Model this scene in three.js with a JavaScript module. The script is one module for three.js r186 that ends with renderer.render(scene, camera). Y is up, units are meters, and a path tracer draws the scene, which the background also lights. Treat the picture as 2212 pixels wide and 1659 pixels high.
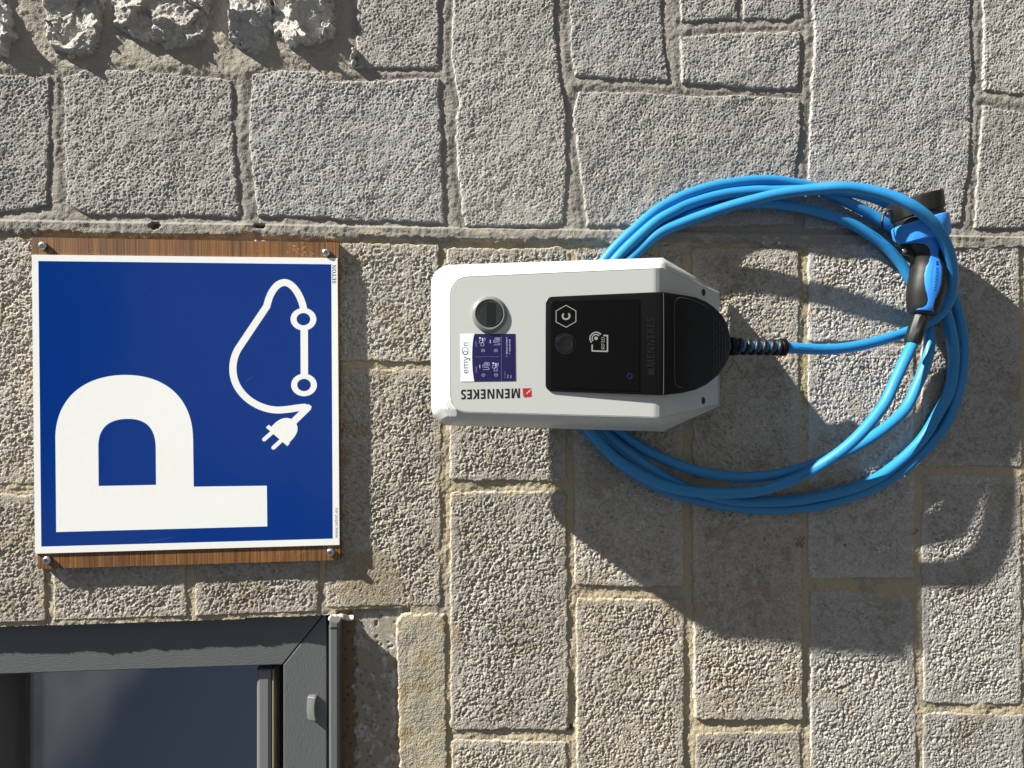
import * as THREE from 'three';
import { mergeGeometries, mergeVertices, toCreasedNormals } from 'three/addons/utils/BufferGeometryUtils.js';
import { FontLoader } from 'three/addons/loaders/FontLoader.js';
import { TextGeometry } from 'three/addons/geometries/TextGeometry.js';

// ------------------------------------------------------------------ camera, sky, sun, exposure
// The phone was held sideways: the picture's right is down in the world, the picture's top is to the right along the wall.
// "Wall frame": X = along the picture's width (world down), Y = picture up (along the wall), Z = out of the wall.
const SCALE_H = 1.5;                                                  // height of the wall frame's origin above the ground
const W = (X, Y, Z) => new THREE.Vector3(Y, SCALE_H - X, Z);
const QF = new THREE.Quaternion().setFromAxisAngle(new THREE.Vector3(0, 0, 1), -Math.PI / 2);
const FPX = 1533, CX = 1106, CY = 829.5, DIST = 1.02;                  // focal length and centre of the photograph in the units it was measured in
const camPos = new THREE.Vector3(0, 0, DIST);
const camQ = new THREE.Quaternion().setFromEuler(new THREE.Euler(0.012, -THREE.MathUtils.degToRad(5.15), 0, 'YXZ'))
  .multiply(new THREE.Quaternion().setFromAxisAngle(new THREE.Vector3(0, 0, 1), THREE.MathUtils.degToRad(-0.25)));
function at(px, py, z = 0) {                                          // a measured picture point, at its depth, as a point of the wall frame
  const d = new THREE.Vector3((px - CX) / FPX, -(py - CY) / FPX, -1).applyQuaternion(camQ);
  const t = (z - DIST) / d.z;
  return new THREE.Vector3(camPos.x + d.x * t, camPos.y + d.y * t, z);
}
const scene = new THREE.Scene();
const camera = new THREE.PerspectiveCamera(2 * Math.atan(CY / FPX) * 180 / Math.PI, 4 / 3, 0.02, 500);
camera.position.copy(W(0, 0, DIST));
camera.quaternion.copy(QF.clone().multiply(camQ));
const renderer = new THREE.WebGLRenderer({ antialias: true });
renderer.toneMapping = THREE.LinearToneMapping;
renderer.toneMappingExposure = 2.35;
renderer.shadowMap.enabled = true;
const sun = new THREE.DirectionalLight(new THREE.Color().setRGB(1, 0.95, 0.86), 5);
const SUN = new THREE.Vector3(2.72, 3.1, 1).normalize();             // towards the sun, world axes: right along the wall, high, grazing
sun.position.copy(SUN).multiplyScalar(6).add(new THREE.Vector3(0, SCALE_H, 0));
sun.target.position.set(0, SCALE_H, 0);
sun.castShadow = true;
Object.assign(sun.shadow.camera, { left: -2, right: 2, top: 2, bottom: -2, near: 0.5, far: 14 });
sun.shadow.mapSize.set(4096, 4096); sun.shadow.radius = 1.6;
scene.add(sun, sun.target);

// ------------------------------------------------------------------ noise
function rng(seed) { let a = seed >>> 0; return () => { a = (a + 0x6D2B79F5) | 0; let t = Math.imul(a ^ (a >>> 15), 1 | a); t = (t + Math.imul(t ^ (t >>> 7), 61 | t)) ^ t; return ((t ^ (t >>> 14)) >>> 0) / 4294967296; }; }
const hash2 = (x, y, s) => { let h = Math.imul(x | 0, 374761393) ^ Math.imul(y | 0, 668265263) ^ Math.imul(s | 0, 974634777); h = Math.imul(h ^ (h >>> 13), 1274126177); h ^= h >>> 16; return (h >>> 0) / 4294967296; };
const sm = (t) => t * t * (3 - 2 * t), clamp = (v, a = 0, b = 1) => v < a ? a : v > b ? b : v, lerp = (a, b, t) => a + (b - a) * t;
const step = (a, b, v) => sm(clamp((v - a) / (b - a)));
function vnoise(x, y, p, s) {                                          // value noise, period p cells
  const xi = Math.floor(x), yi = Math.floor(y), fx = sm(x - xi), fy = sm(y - yi), m = (v) => ((v % p) + p) % p;
  const a = hash2(m(xi), m(yi), s), b = hash2(m(xi + 1), m(yi), s), c = hash2(m(xi), m(yi + 1), s), d = hash2(m(xi + 1), m(yi + 1), s);
  return lerp(lerp(a, b, fx), lerp(c, d, fx), fy) * 2 - 1;
}
function gnoise(x, y, p, s) {                                          // gradient noise, period p cells
  const xi = Math.floor(x), yi = Math.floor(y), dx = x - xi, dy = y - yi, fx = sm(dx), fy = sm(dy), m = (v) => ((v % p) + p) % p;
  const g = (ix, iy, ax, ay) => { const a = hash2(m(ix), m(iy), s) * 6.2832; return Math.cos(a) * ax + Math.sin(a) * ay; };
  return 1.5 * lerp(lerp(g(xi, yi, dx, dy), g(xi + 1, yi, dx - 1, dy), fx), lerp(g(xi, yi + 1, dx, dy - 1), g(xi + 1, yi + 1, dx - 1, dy - 1), fx), fy);
}
function worley(x, y, p, s) {
  const xi = Math.floor(x), yi = Math.floor(y), m = (v) => ((v % p) + p) % p; let f1 = 9, f2 = 9, id = 0;
  for (let j = -1; j <= 1; j++) for (let i = -1; i <= 1; i++) {
    const cx = m(xi + i), cy = m(yi + j), qx = xi + i + hash2(cx, cy, s), qy = yi + j + hash2(cx, cy, s + 7), d = Math.hypot(x - qx, y - qy);
    if (d < f1) { f2 = f1; f1 = d; id = hash2(cx, cy, s + 13); } else if (d < f2) f2 = d;
  }
  return [f1, f2, id];
}
const TN = 1024, TM = 0.4096;                                          // tiles of 1024 texels, 0.4 mm each
function tile(fn) { const a = new Float32Array(TN * TN); for (let j = 0; j < TN; j++) for (let i = 0; i < TN; i++) a[j * TN + i] = fn(i / TN, j / TN); return a; }
function look(t, x, y) {                                               // bilinear lookup, metres
  let u = x / TM * TN, v = y / TM * TN; const i = Math.floor(u), j = Math.floor(v); u -= i; v -= j;
  const a = i & 1023, b = (i + 1) & 1023, c = (j & 1023) << 10, d = ((j + 1) & 1023) << 10;
  return lerp(lerp(t[c + a], t[c + b], u), lerp(t[d + a], t[d + b], u), v);
}
const T_DRESSED = tile((u, v) => {                                     // hammered natural stone, metres: fine grain with small pits
  let h = 0.35 * gnoise(u * 44, v * 44, 44, 1) + 0.45 * gnoise(u * 96, v * 96, 96, 2) + 0.8 * gnoise(u * 170, v * 170, 170, 3) + 0.75 * gnoise(u * 256, v * 256, 256, 4);
  if (h > 0.45) h = 0.45 + (h - 0.45) * 0.45;                           // tops worn flat
  const [f1, , id] = worley(u * 92, v * 92, 92, 5); h -= (id > 0.62 ? 1.7 : 0) * (1 - step(0.08, 0.40, f1)) * (0.4 + id);
  return h * 0.00092;
});
const T_NODULE = tile((u, v) => {                                      // open-grained concrete block: packed grains worn flat, black gaps and holes between them
  const wx = u + 0.003 * gnoise(u * 80, v * 80, 80, 21), wy = v + 0.003 * gnoise(u * 80, v * 80, 80, 22);
  const [f1, f2, id] = worley(wx * 88, wy * 88, 88, 23), [g1, g2, gi] = worley(wx * 160, wy * 160, 160, 24);
  const open = step(-0.35, 0.35, gnoise(u * 70, v * 70, 70, 28) + 0.5 * gnoise(u * 25, v * 25, 25, 29)), open2 = step(-0.1, 0.4, gnoise(u * 95, v * 95, 95, 30) + 0.6 * gnoise(u * 30, v * 30, 30, 36));
  let h = 0.3 * id + 0.18 * gi - 0.22 * f1 * f1 - 1.25 * open * (1 - step(0.02, 0.27, f2 - f1)) - 0.7 * open2 * (1 - step(0.03, 0.38, g2 - g1)) + 0.14 * gnoise(u * 240, v * 240, 240, 25);
  if (id < 0.12) h -= 1.3 * (1 - step(0.25, 0.55, f1));                 // missing grain
  const patch = step(0.3, 0.75, gnoise(u * 15, v * 15, 15, 26) + 0.55 * gnoise(u * 44, v * 44, 44, 27));
  h = lerp(h, 0.2 + 0.3 * h, patch * 0.8);
  return h * 0.0016;
});
const T_SMOOTH = tile((u, v) => 0.00042 * (0.8 * gnoise(u * 60, v * 60, 60, 31) + 0.9 * gnoise(u * 150, v * 150, 150, 32) + 0.5 * gnoise(u * 256, v * 256, 256, 33)));
const T_LOW = tile((u, v) => gnoise(u * 6, v * 6, 6, 41) + 0.5 * gnoise(u * 13, v * 13, 13, 42));
const T_MID = tile((u, v) => gnoise(u * 24, v * 24, 24, 43) + 0.5 * gnoise(u * 55, v * 55, 55, 44));
const T_GRAIN = tile((u, v) => { const [, , id] = worley(u * 190, v * 190, 190, 45); return id; });
const facet = (x, y, p, sd) => { const xi = Math.floor(x), yi = Math.floor(y), m = (q) => ((q % p) + p) % p; let best = 9, h = 0; for (let j = -1; j <= 1; j++) for (let i = -1; i <= 1; i++) { const cx = m(xi + i), cy = m(yi + j), dx = x - (xi + i + hash2(cx, cy, sd)), dy = y - (yi + j + hash2(cx, cy, sd + 1)), d = dx * dx + dy * dy; if (d < best) { best = d; const a = hash2(cx, cy, sd + 2) * 6.28, sl = 0.3 + 0.9 * hash2(cx, cy, sd + 3); h = hash2(cx, cy, sd + 4) * 0.6 + (Math.cos(a) * dx + Math.sin(a) * dy) * sl; } } return h; };
const T_CRAG = tile((u, v) => {                                         // split faces: tilted facets broken off against one another
  const wx = 0.012 * gnoise(u * 20, v * 20, 20, 46) + 0.004 * gnoise(u * 60, v * 60, 60, 55), wy = 0.012 * gnoise(u * 20, v * 20, 20, 47) + 0.004 * gnoise(u * 60, v * 60, 60, 56);
  return 0.3 + facet((u + wx) * 8, (v + wy) * 8, 8, 200) * 1.0 + 0.28 * facet((u + wx) * 24, (v + wy) * 24, 24, 300) + 0.06 * gnoise(u * 60, v * 60, 60, 53);
});

// ------------------------------------------------------------------ sky: broken cloud over blue, one equirectangular texture all round
{
  const w = 1024, h = 512, a = new Float32Array(w * h * 4);
  for (let j = 0; j < h; j++) for (let i = 0; i < w; i++) {
    const el = ((j + 0.5) / h - 0.5) * Math.PI, az = (i / w) * 2 * Math.PI, up = Math.sin(el), o = (j * w + i) * 4;
    const X = Math.cos(el) * Math.cos(az), Z = Math.cos(el) * Math.sin(az), k = 1 / (Math.max(up, 0) + 0.22), x = X * k, y = Z * k;
    let n = 0, amp = 0.5, f = 1.1; for (let q = 0; q < 6; q++) { n += amp * vnoise(x * f + 40, y * f + 40, 4096, 60 + q); amp *= 0.52; f *= 2.03; }
    const cl = step(-0.12, 0.3, n), hz = Math.pow(1 - clamp(up), 2.4);
    const sky = [lerp(0.05, 0.42, hz), lerp(0.1, 0.52, hz), lerp(0.24, 0.72, hz)], g = 0.98 - 0.3 * step(0.25, 0.75, n), cloud = [g * 0.93, g * 0.98, g * 1.02];
    for (let c = 0; c < 3; c++) a[o + c] = 0.195 * (up > -0.02 ? lerp(sky[c], cloud[c], cl * 0.9) : 0.1);
    a[o + 3] = 1;
  }
  const t = new THREE.DataTexture(a, w, h, THREE.RGBAFormat, THREE.FloatType);
  t.mapping = THREE.EquirectangularReflectionMapping; t.magFilter = t.minFilter = THREE.LinearFilter; t.needsUpdate = true;
  scene.background = t; scene.environment = t;
}

// ------------------------------------------------------------------ helpers
const used = {};
const numbered = (n) => { used[n] = (used[n] ?? -1) + 1; return used[n] ? `${n}_${String(used[n]).padStart(3, '0')}` : n; };
const baseOf = new WeakMap();
function thing(name, label, category, base, group) {                   // a Group at the thing's base, in the wall frame
  const o = new THREE.Group(); o.name = numbered(name); o.position.copy(W(base.x, base.y, base.z)); o.quaternion.copy(QF);
  o.userData = { label, category }; if (group) o.userData.group = group; baseOf.set(o, base.clone()); scene.add(o); return o;
}
function part(name, geo, mat, parent, label) {                         // geometry given in the wall frame
  const b = baseOf.get(parent); geo.translate(-b.x, -b.y, -b.z);
  const m = new THREE.Mesh(geo, mat); m.name = numbered(name); m.castShadow = m.receiveShadow = true; if (label) m.userData.label = label;
  baseOf.set(m, b); parent.add(m); return m;
}
const V2 = (x, y) => new THREE.Vector2(x, y), V3 = (x, y, z) => new THREE.Vector3(x, y, z);
const std = (o) => new THREE.MeshStandardMaterial(o), phy = (o) => new THREE.MeshPhysicalMaterial(o);
const rgb = (r, g, b) => new THREE.Color().setRGB(r, g, b);
function geom(pos, idx, uv, col) {
  const g = new THREE.BufferGeometry(); g.setAttribute('position', new THREE.Float32BufferAttribute(pos, 3));
  g.setAttribute('uv', new THREE.Float32BufferAttribute(uv ?? new Float32Array(pos.length / 3 * 2), 2));
  if (col) g.setAttribute('color', new THREE.Float32BufferAttribute(col, 3));
  g.setIndex(idx); g.computeVertexNormals(); return g;
}
function homography(src, dst) {                                        // 4 points -> 4 points
  const A = []; for (let i = 0; i < 4; i++) { const [x, y] = src[i], [u, v] = dst[i]; A.push([x, y, 1, 0, 0, 0, -u * x, -u * y, u], [0, 0, 0, x, y, 1, -v * x, -v * y, v]); }
  for (let i = 0; i < 8; i++) { let p = i; for (let r = i; r < 8; r++) if (Math.abs(A[r][i]) > Math.abs(A[p][i])) p = r; [A[i], A[p]] = [A[p], A[i]]; for (let r = 0; r < 8; r++) if (r !== i) { const f = A[r][i] / A[i][i]; for (let c = i; c < 9; c++) A[r][c] -= f * A[i][c]; } }
  const m = A.map((r, i) => r[8] / r[i]); return (x, y) => { const d = m[6] * x + m[7] * y + 1; return [(m[0] * x + m[1] * y + m[2]) / d, (m[3] * x + m[4] * y + m[5]) / d]; };
}
// a flat sheet through four measured corners (TL TR BR BL in the picture), front at z1, back at z0; uv 0..1 over the front
function sheet(c, z0, z1, zs) {
  const f = c.map(([x, y], i) => at(x, y, z1 + (zs ? zs[i] : 0))), b = f.map((p) => V3(p.x, p.y, p.z - (z1 - z0))), pos = [], uv = [], idx = [];
  const quad = (p, q, r, s, t) => { const o = pos.length / 3; for (const v of [p, q, r, s]) pos.push(v.x, v.y, v.z); uv.push(...t); idx.push(o, o + 3, o + 2, o, o + 2, o + 1); };
  const N = 6, P = (u, v) => f[0].clone().lerp(f[1], u).lerp(f[3].clone().lerp(f[2], u), v), h = homography([[0, 0], [1, 0], [1, 1], [0, 1]], f.map((p) => [p.x, p.y])), hi = homography(f.map((p) => [p.x, p.y]), [[0, 0], [1, 0], [1, 1], [0, 1]]);
  for (let j = 0; j < N; j++) for (let i = 0; i < N; i++) { const q = [[i, j], [i + 1, j], [i + 1, j + 1], [i, j + 1]].map(([a, d]) => P(a / N, d / N)); quad(...q, q.flatMap((p) => { const [a, d] = hi(p.x, p.y); return [a, 1 - d]; })); }
  for (let i = 0; i < 4; i++) { const j = (i + 1) % 4, e = [[0, 1], [1, 1], [1, 0], [0, 0]], a = e[i], d = e[j]; quad(f[j], f[i], b[i], b[j], [...d, ...a, ...a, ...d]); }
  quad(b[1], b[0], b[3], b[2], [1, 1, 0, 1, 0, 0, 1, 0]);
  return geom(pos, idx, uv);
}
function canvasTex(w, h, draw) { const c = document.createElement('canvas'); c.width = w; c.height = h; draw(c.getContext('2d')); const t = new THREE.CanvasTexture(c); t.colorSpace = THREE.SRGBColorSpace; t.anisotropy = 8; return t; }
function dataTex(n, fn, srgb) { const a = new Uint8Array(n * n * 4); for (let j = 0; j < n; j++) for (let i = 0; i < n; i++) { const c = fn(i / n, j / n), o = (j * n + i) * 4; a[o] = clamp(c[0]) * 255; a[o + 1] = clamp(c[1]) * 255; a[o + 2] = clamp(c[2]) * 255; a[o + 3] = 255; } const t = new THREE.DataTexture(a, n, n); t.wrapS = t.wrapT = THREE.RepeatWrapping; t.magFilter = THREE.LinearFilter; if (srgb) t.colorSpace = THREE.SRGBColorSpace; t.needsUpdate = true; return t; }
const grey = (v) => [v, v, v];

// ------------------------------------------------------------------ the wall: stones, blocks, mortar
const X = (x0, y) => x0 + 0.006 * (y - 1000);
const STONES = [];                                                     // { poly (picture points), kind, z, col }
const A = (z, ...p) => STONES.push({ kind: 'dressed', z, poly: p });
A(0.003, [-80, 166], [60, 163], [110, 166], [108, 330], [104, 446], [60, 452], [-80, 474]);
A(0.003, [138, 170], [188, 152], [370, 154], [402, 166], [503, 173], [505, 300], [519, 472], [410, 466], [320, 467], [185, 464], [146, 438], [139, 300]);
A(0.0035, [546, 164], [588, 153], [690, 155], [722, 178], [850, 172], [949, 172], [953, 330], [960, 484], [850, 478], [780, 480], [711, 472], [559, 467], [538, 300]);
A(0.003, [776, -80], [948, -80], [948, 60], [948, 148], [890, 149], [830, 149], [772, 146], [770, 110]);
A(0.004, [979, -80], [1194, -80], [1197, 54], [1205, 154], [1222, 243], [1222, 393], [1216, 482], [1140, 491], [1004, 489], [1000, 464], [984, 304], [991, 214], [976, 143], [978, 20]);
A(0.003, [1229, -80], [1421, -80], [1432, 89], [1443, 176], [1340, 173], [1241, 164], [1232, 107]);
A(0.004, [1248, 201], [1354, 199], [1500, 210], [1600, 208], [1726, 214], [1726, 286], [1717, 386], [1712, 486], [1500, 490], [1268, 488], [1262, 440], [1247, 321], [1237, 250]);
A(0.0035, [1464, -80], [1590, -80], [1591, 43], [1540, 44], [1470, 50]);
A(0.003, [1602, -80], [1729, -80], [1727, 32], [1700, 46], [1604, 43]);
A(0.004, [1467, 82], [1529, 77], [1640, 72], [1727, 70], [1726, 130], [1720, 195], [1636, 193], [1540, 184], [1472, 180]);
A(0.0035, [1751, -80], [2094, -80], [2095, 250], [2090, 357], [2071, 484], [1980, 492], [1736, 494], [1745, 357], [1752, 178], [1758, 89]);
A(0.003, [2122, -80], [2300, -80], [2300, 216], [2212, 208], [2121, 196]);
A(0.0035, [2120, 230], [2212, 246], [2300, 252], [2300, 496], [2102, 494], [2106, 420], [2111, 357], [2117, 286]);
const R = (z, ...p) => STONES.push({ kind: 'rubble', z, poly: p });
R(0.005, [-80, -80], [14, -80], [30, 20], [36, 80], [20, 124], [-80, 132]);
R(0.006, [92, -80], [216, -80], [226, 20], [220, 92], [206, 120], [160, 128], [112, 108], [94, 50]);
R(0.008, [246, -80], [452, -80], [456, 30], [450, 84], [410, 106], [375, 112], [315, 92], [252, 66]);
R(0.006, [486, -80], [592, -80], [594, 60], [584, 122], [545, 122], [496, 88]);
R(0.008, [592, -80], [722, -80], [726, 40], [722, 86], [668, 102], [626, 104], [586, 76]);
R(0.005, [757, 112], [770, 105], [778, 148], [756, 146]);
// courses of concrete block; the joints of each course (left, right) and where blocks meet along it
const COURSE = [
  [-190, 99, [510, 1046, 1066, 1353]], [115, 400, [520, 1000, 1020, 1343]], [416, 688, [520, 760, 780, 1333]], [703, 953, [524, 782, 798, 1312]],
  [971, 1223, [534, 1040, 1064, 1577, 1598, 1760]], [1241, 1474, [530, 752, 772, 1268, 1292, 1760]], [1496, 1727, [534, 1030, 1050, 1556, 1582, 1760]],
  [1746, 1976, [522, 737, 747, 1250, 1274, 1760]], [1992, 2207, [520, 1008, 1026, 1522, 1540, 1760]], [2227, 2330, [524, 780, 800, 1300, 1320, 1760]],
];
COURSE.forEach(([l, r, ys], k) => {
  for (let i = 0; i < ys.length; i += 2) {
    const [t, b] = [ys[i], ys[i + 1]], q = (n) => (hash2(k, i, n) - 0.5) * 8, sk = k < 3 && i + 2 >= ys.length ? -0.035 * (r - l) / 2 : 0;
    const ch = k === 7 && i === 4 ? 26 : 6;                            // one block has its corner knocked off
    STONES.push({ kind: 'block', z: 0.0005 + q(9) * 0.00025 + (k === 6 && i === 2 ? 0.002 : 0), course: k, poly: [[X(l, t) + q(1), t + 6], [X(l, t) + 7, t + q(2)], [X((l + r) / 2, t), t + q(3)], [X(r, t) - ch, t + q(4) + 2], [X(r, t) + q(5), t + ch], [X(r, b) + q(6), b - 6 + sk], [X(r, b) - 6, b + q(7) / 2 + sk], [X((l + r) / 2, b), b + q(8) / 2], [X(l, b) + 6, b + q(1) - sk], [X(l, b) + q(2), b - 6 - sk]] });
  }
});
STONES.push({ kind: 'band', z: 0.001, poly: [[868, 1327], [962, 1325], [964, 1480], [968, 1760], [866, 1760], [862, 1560], [858, 1430], [856, 1350]] });
const TONE = { dressed: [0.335, 0.328, 0.308], rubble: [0.42, 0.41, 0.385], block: [0.385, 0.355, 0.303], band: [0.40, 0.362, 0.275] };
STONES.forEach((s, i) => {
  s.pts = s.poly.map(([x, y]) => at(x, y, 0)); s.seed = i;
  s.ox = hash2(i, 1, 77) * TM; s.oy = hash2(i, 2, 77) * TM; s.flip = hash2(i, 3, 77) > 0.5 ? -1 : 1;
  const t = TONE[s.kind], k = 0.88 + 0.24 * hash2(i, 4, 77), wm = (hash2(i, 5, 77) - 0.5) * 0.05;
  s.col = [t[0] * k * (1 + wm * 0.6), t[1] * k, t[2] * k * (1 - wm)];
  if (s.kind === 'block' && s.course >= 7) s.col = [0.40 * k, 0.382 * k, 0.35 * k];
  s.x0 = Math.min(...s.pts.map((p) => p.x)); s.x1 = Math.max(...s.pts.map((p) => p.x)); s.y0 = Math.min(...s.pts.map((p) => p.y)); s.y1 = Math.max(...s.pts.map((p) => p.y));
});
function inside(s, x, y) {                                             // distance to the outline, positive inside, roughened
  if (x < s.x0 - 0.012 || x > s.x1 + 0.012 || y < s.y0 - 0.012 || y > s.y1 + 0.012) return -1;
  const p = s.pts; let d = 9, inn = false;
  for (let i = 0, j = p.length - 1; i < p.length; j = i++) {
    const ax = p[j].x, ay = p[j].y, bx = p[i].x - ax, by = p[i].y - ay, t = clamp(((x - ax) * bx + (y - ay) * by) / (bx * bx + by * by)), q = Math.hypot(x - ax - bx * t, y - ay - by * t);
    if (q < d) d = q; if ((p[i].y > y) !== (ay > y) && x < (ax - p[i].x) * (y - p[i].y) / (ay - p[i].y) + p[i].x) inn = !inn;
  }
  const w = s.kind === 'block' ? 0.0015 : s.kind === 'rubble' ? 0.004 : 0.0017;
  return (inn ? d : -d) + w * look(T_MID, x + s.ox, y + s.oy) + w * 0.9 * look(T_MID, x * 2.9 + s.oy, y * 2.9);
}
const LOWEDGE = at(0, 503, 0).y;                                       // where the block courses start
const winTop = (x) => { const a = at(0, 1351, 0), b = at(700, 1326, 0); return a.y + (b.y - a.y) * (x - a.x) / (b.x - a.x); };
const winRight = at(722, 1400, 0).x, winLeft = at(-70, 1400, 0).x;
const SMEAR = at(800, 1262, 0), MOSS = [[1735, 560, 1], [1736, 640, 1], [1737, 700, 0.8], [1738, 780, 1], [1738, 850, 1], [1960, 790, 0.7], [1962, 900, 0.6], [1738, 920, 0.7]].map(([x, y, k]) => ({ p: at(x, y, 0), k })), RUST = [[1728, 1172, 0.012], [1826, 1178, 0.004], [1978, 1148, 0.006], [1650, 1165, 0.004]].map(([x, y, r]) => ({ p: at(x, y, 0), r }));
function mossAt(x, y) { let m = 0; for (const { p, k } of MOSS) { const d = Math.hypot((x - p.x) / 0.014, (y - p.y) / 0.045); if (d < 1) m = Math.max(m, k * (1 - d)); } return m; }
function stoneHeight(s, x, y, t) {                                     // outer surface of a stone, t = distance inside its outline
  const u = (x + s.ox) * s.flip, v = y + s.oy;
  let z = s.z;
  if (s.kind === 'dressed') z += look(T_DRESSED, u, v) * (0.8 + 0.3 * look(T_LOW, v, u)) + 0.0012 * look(T_LOW, u * 0.9, v * 0.9) + 0.0007 * look(T_MID, u, v);
  else if (s.kind === 'rubble') { const c = look(T_CRAG, u * 1.15, v * 1.15); z += 0.013 * (c - 0.45) + look(T_DRESSED, u, v) * 0.5; z = lerp(z, -0.002, 1 - step(-0.002, 0.006, t)); }
  else if (s.kind === 'block') {
    let k = 1; const bx = Math.min(x - s.x0, s.x1 - x); k *= 0.25 + 0.75 * step(0.004, 0.02, Math.min(t, bx + 0.004) + 0.006 * look(T_MID, v, u));
    if (Math.hypot(x - SMEAR.x, y - SMEAR.y) < 0.045 + 0.012 * look(T_MID, x * 1.3, y * 1.3)) k *= 0.3;
    z += look(T_NODULE, u, v) * k * (1 + 0.35 * look(T_LOW, v, u)) + look(T_SMOOTH, u, v) * 0.8 + 0.001 * look(T_LOW, u, v);
  } else z += look(T_SMOOTH, u, v) + 0.0009 * look(T_LOW, u * 1.5, v * 1.5);
  const e = s.kind === 'block' ? 0.004 : s.kind === 'rubble' ? 0.006 : 0.004, q = clamp(1 - t / e);
  z -= (s.kind === 'block' ? 0.0008 : 0.0010) * q * q * clamp(0.8 + 0.9 * look(T_MID, v * 0.8, u * 0.8), 0, 2);
  if (t < 0.0005) z -= (0.0005 - t) * 4;
  return z;
}
const MORTAR_GREY = [0.27, 0.255, 0.228], MORTAR_SAND = [0.40, 0.345, 0.24], GREY2 = [0.34, 0.312, 0.26];
function mortarColor(x, y, low) {
  const n = look(T_LOW, x * 0.8, y * 0.8) + 0.5 * look(T_MID, x, y), m2 = look(T_MID, x * 0.7 + 0.1, y * 1.6);
  const sand = low ? (n + m2 * 0.4 > -0.75 ? 1 : 0.35) : (y < LOWEDGE + 0.012 && m2 + n * 0.4 > 0.5 ? 1 : 0);
  const base = !low && x < at(760, 100).x && y > at(0, 160).y ? GREY2 : MORTAR_GREY;
  return [0, 1, 2].map((c) => lerp(base[c], MORTAR_SAND[c], sand));
}
function tint(s, x, y, t, c) {                                         // colour of a stone: mineral grains, lime, smeared mortar, moss, rust
  const u = x + s.ox, v = y + s.oy, g = look(T_GRAIN, u, v);
  let k = s.kind === 'dressed' ? 0.82 + 0.34 * g : s.kind === 'rubble' ? 0.86 + 0.26 * g : 0.80 + 0.36 * g;
  k *= 1 + 0.05 * look(T_LOW, v, u) + 0.05 * look(T_MID, u * 1.4, v * 1.4);
  c[0] = s.col[0] * k; c[1] = s.col[1] * k; c[2] = s.col[2] * k;
  if (s.kind === 'dressed' && look(T_MID, u * 0.6, v * 0.6) > 0.85 && g > 0.5) { c[0] *= 1.12; c[1] *= 1.04; c[2] *= 0.9; }
  if (s.kind === 'rubble' && look(T_MID, u, v) > 0.3) { c[0] *= 1.25; c[1] *= 1.25; c[2] *= 1.25; }
  if (s.kind === 'block') {
    const bx = Math.min(x - s.x0, s.x1 - x);
    if (Math.min(t, bx + 0.004) + 0.012 * (look(T_MID, u * 0.7, v * 0.7) + 0.6 * look(T_LOW, u * 1.6, v * 1.6)) < -0.001 && s.course < 7) { const b = 0.75; c[0] = lerp(c[0], MORTAR_SAND[0], b); c[1] = lerp(c[1], MORTAR_SAND[1], b); c[2] = lerp(c[2], MORTAR_SAND[2], b); }
    const lime = look(T_LOW, u * 1.1, v * 1.1) + 0.7 * look(T_MID, v, u); if (lime > 1.05 && g > 0.3) { c[0] *= 1.22; c[1] *= 1.23; c[2] *= 1.26; }
    if (lime < -0.6 && g > 0.3) { c[0] *= 0.86; c[1] *= 0.80; c[2] *= 0.70; }
    if (Math.hypot(x - SMEAR.x, y - SMEAR.y) < 0.045 + 0.012 * look(T_MID, x * 1.3, y * 1.3)) { c[0] = 0.30 * k; c[1] = 0.26 * k; c[2] = 0.185 * k; }
    const m = mossAt(x, y); if (m > 0 && m + 0.4 * look(T_MID, x * 2, y * 2) > 0.62) { c[0] = 0.26; c[1] = 0.25; c[2] = 0.08; }
  }
  if (s.kind === 'band') { const st = look(T_LOW, u * 2, v * 2); if (st > 0.45) { c[0] *= 0.93; c[1] *= 0.86; c[2] *= 0.72; } else if (st < -0.3) { c[0] *= 0.9; c[1] *= 0.94; c[2] *= 1.03; } }
  for (const { p, r } of RUST) if (Math.hypot(x - p.x, y - p.y) < r * (0.75 + 0.35 * look(T_MID, x * 3, y * 3))) { if (g > 0.35) { c[0] = 0.25; c[1] = 0.165; c[2] = 0.095; } }
}
const fineBump = dataTex(512, (u, v) => grey(0.5 + 0.2 * gnoise(u * 170, v * 170, 170, 71) + 0.2 * gnoise(u * 100, v * 100, 100, 72))); fineBump.repeat.set(1 / 0.2048, 1 / 0.2048);
const stoneMat = std({ vertexColors: true, roughness: 0.95, bumpMap: fineBump, bumpScale: 0.0012 }), mortarMat = std({ vertexColors: true, roughness: 1, bumpMap: fineBump, bumpScale: 0.0008 });
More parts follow.
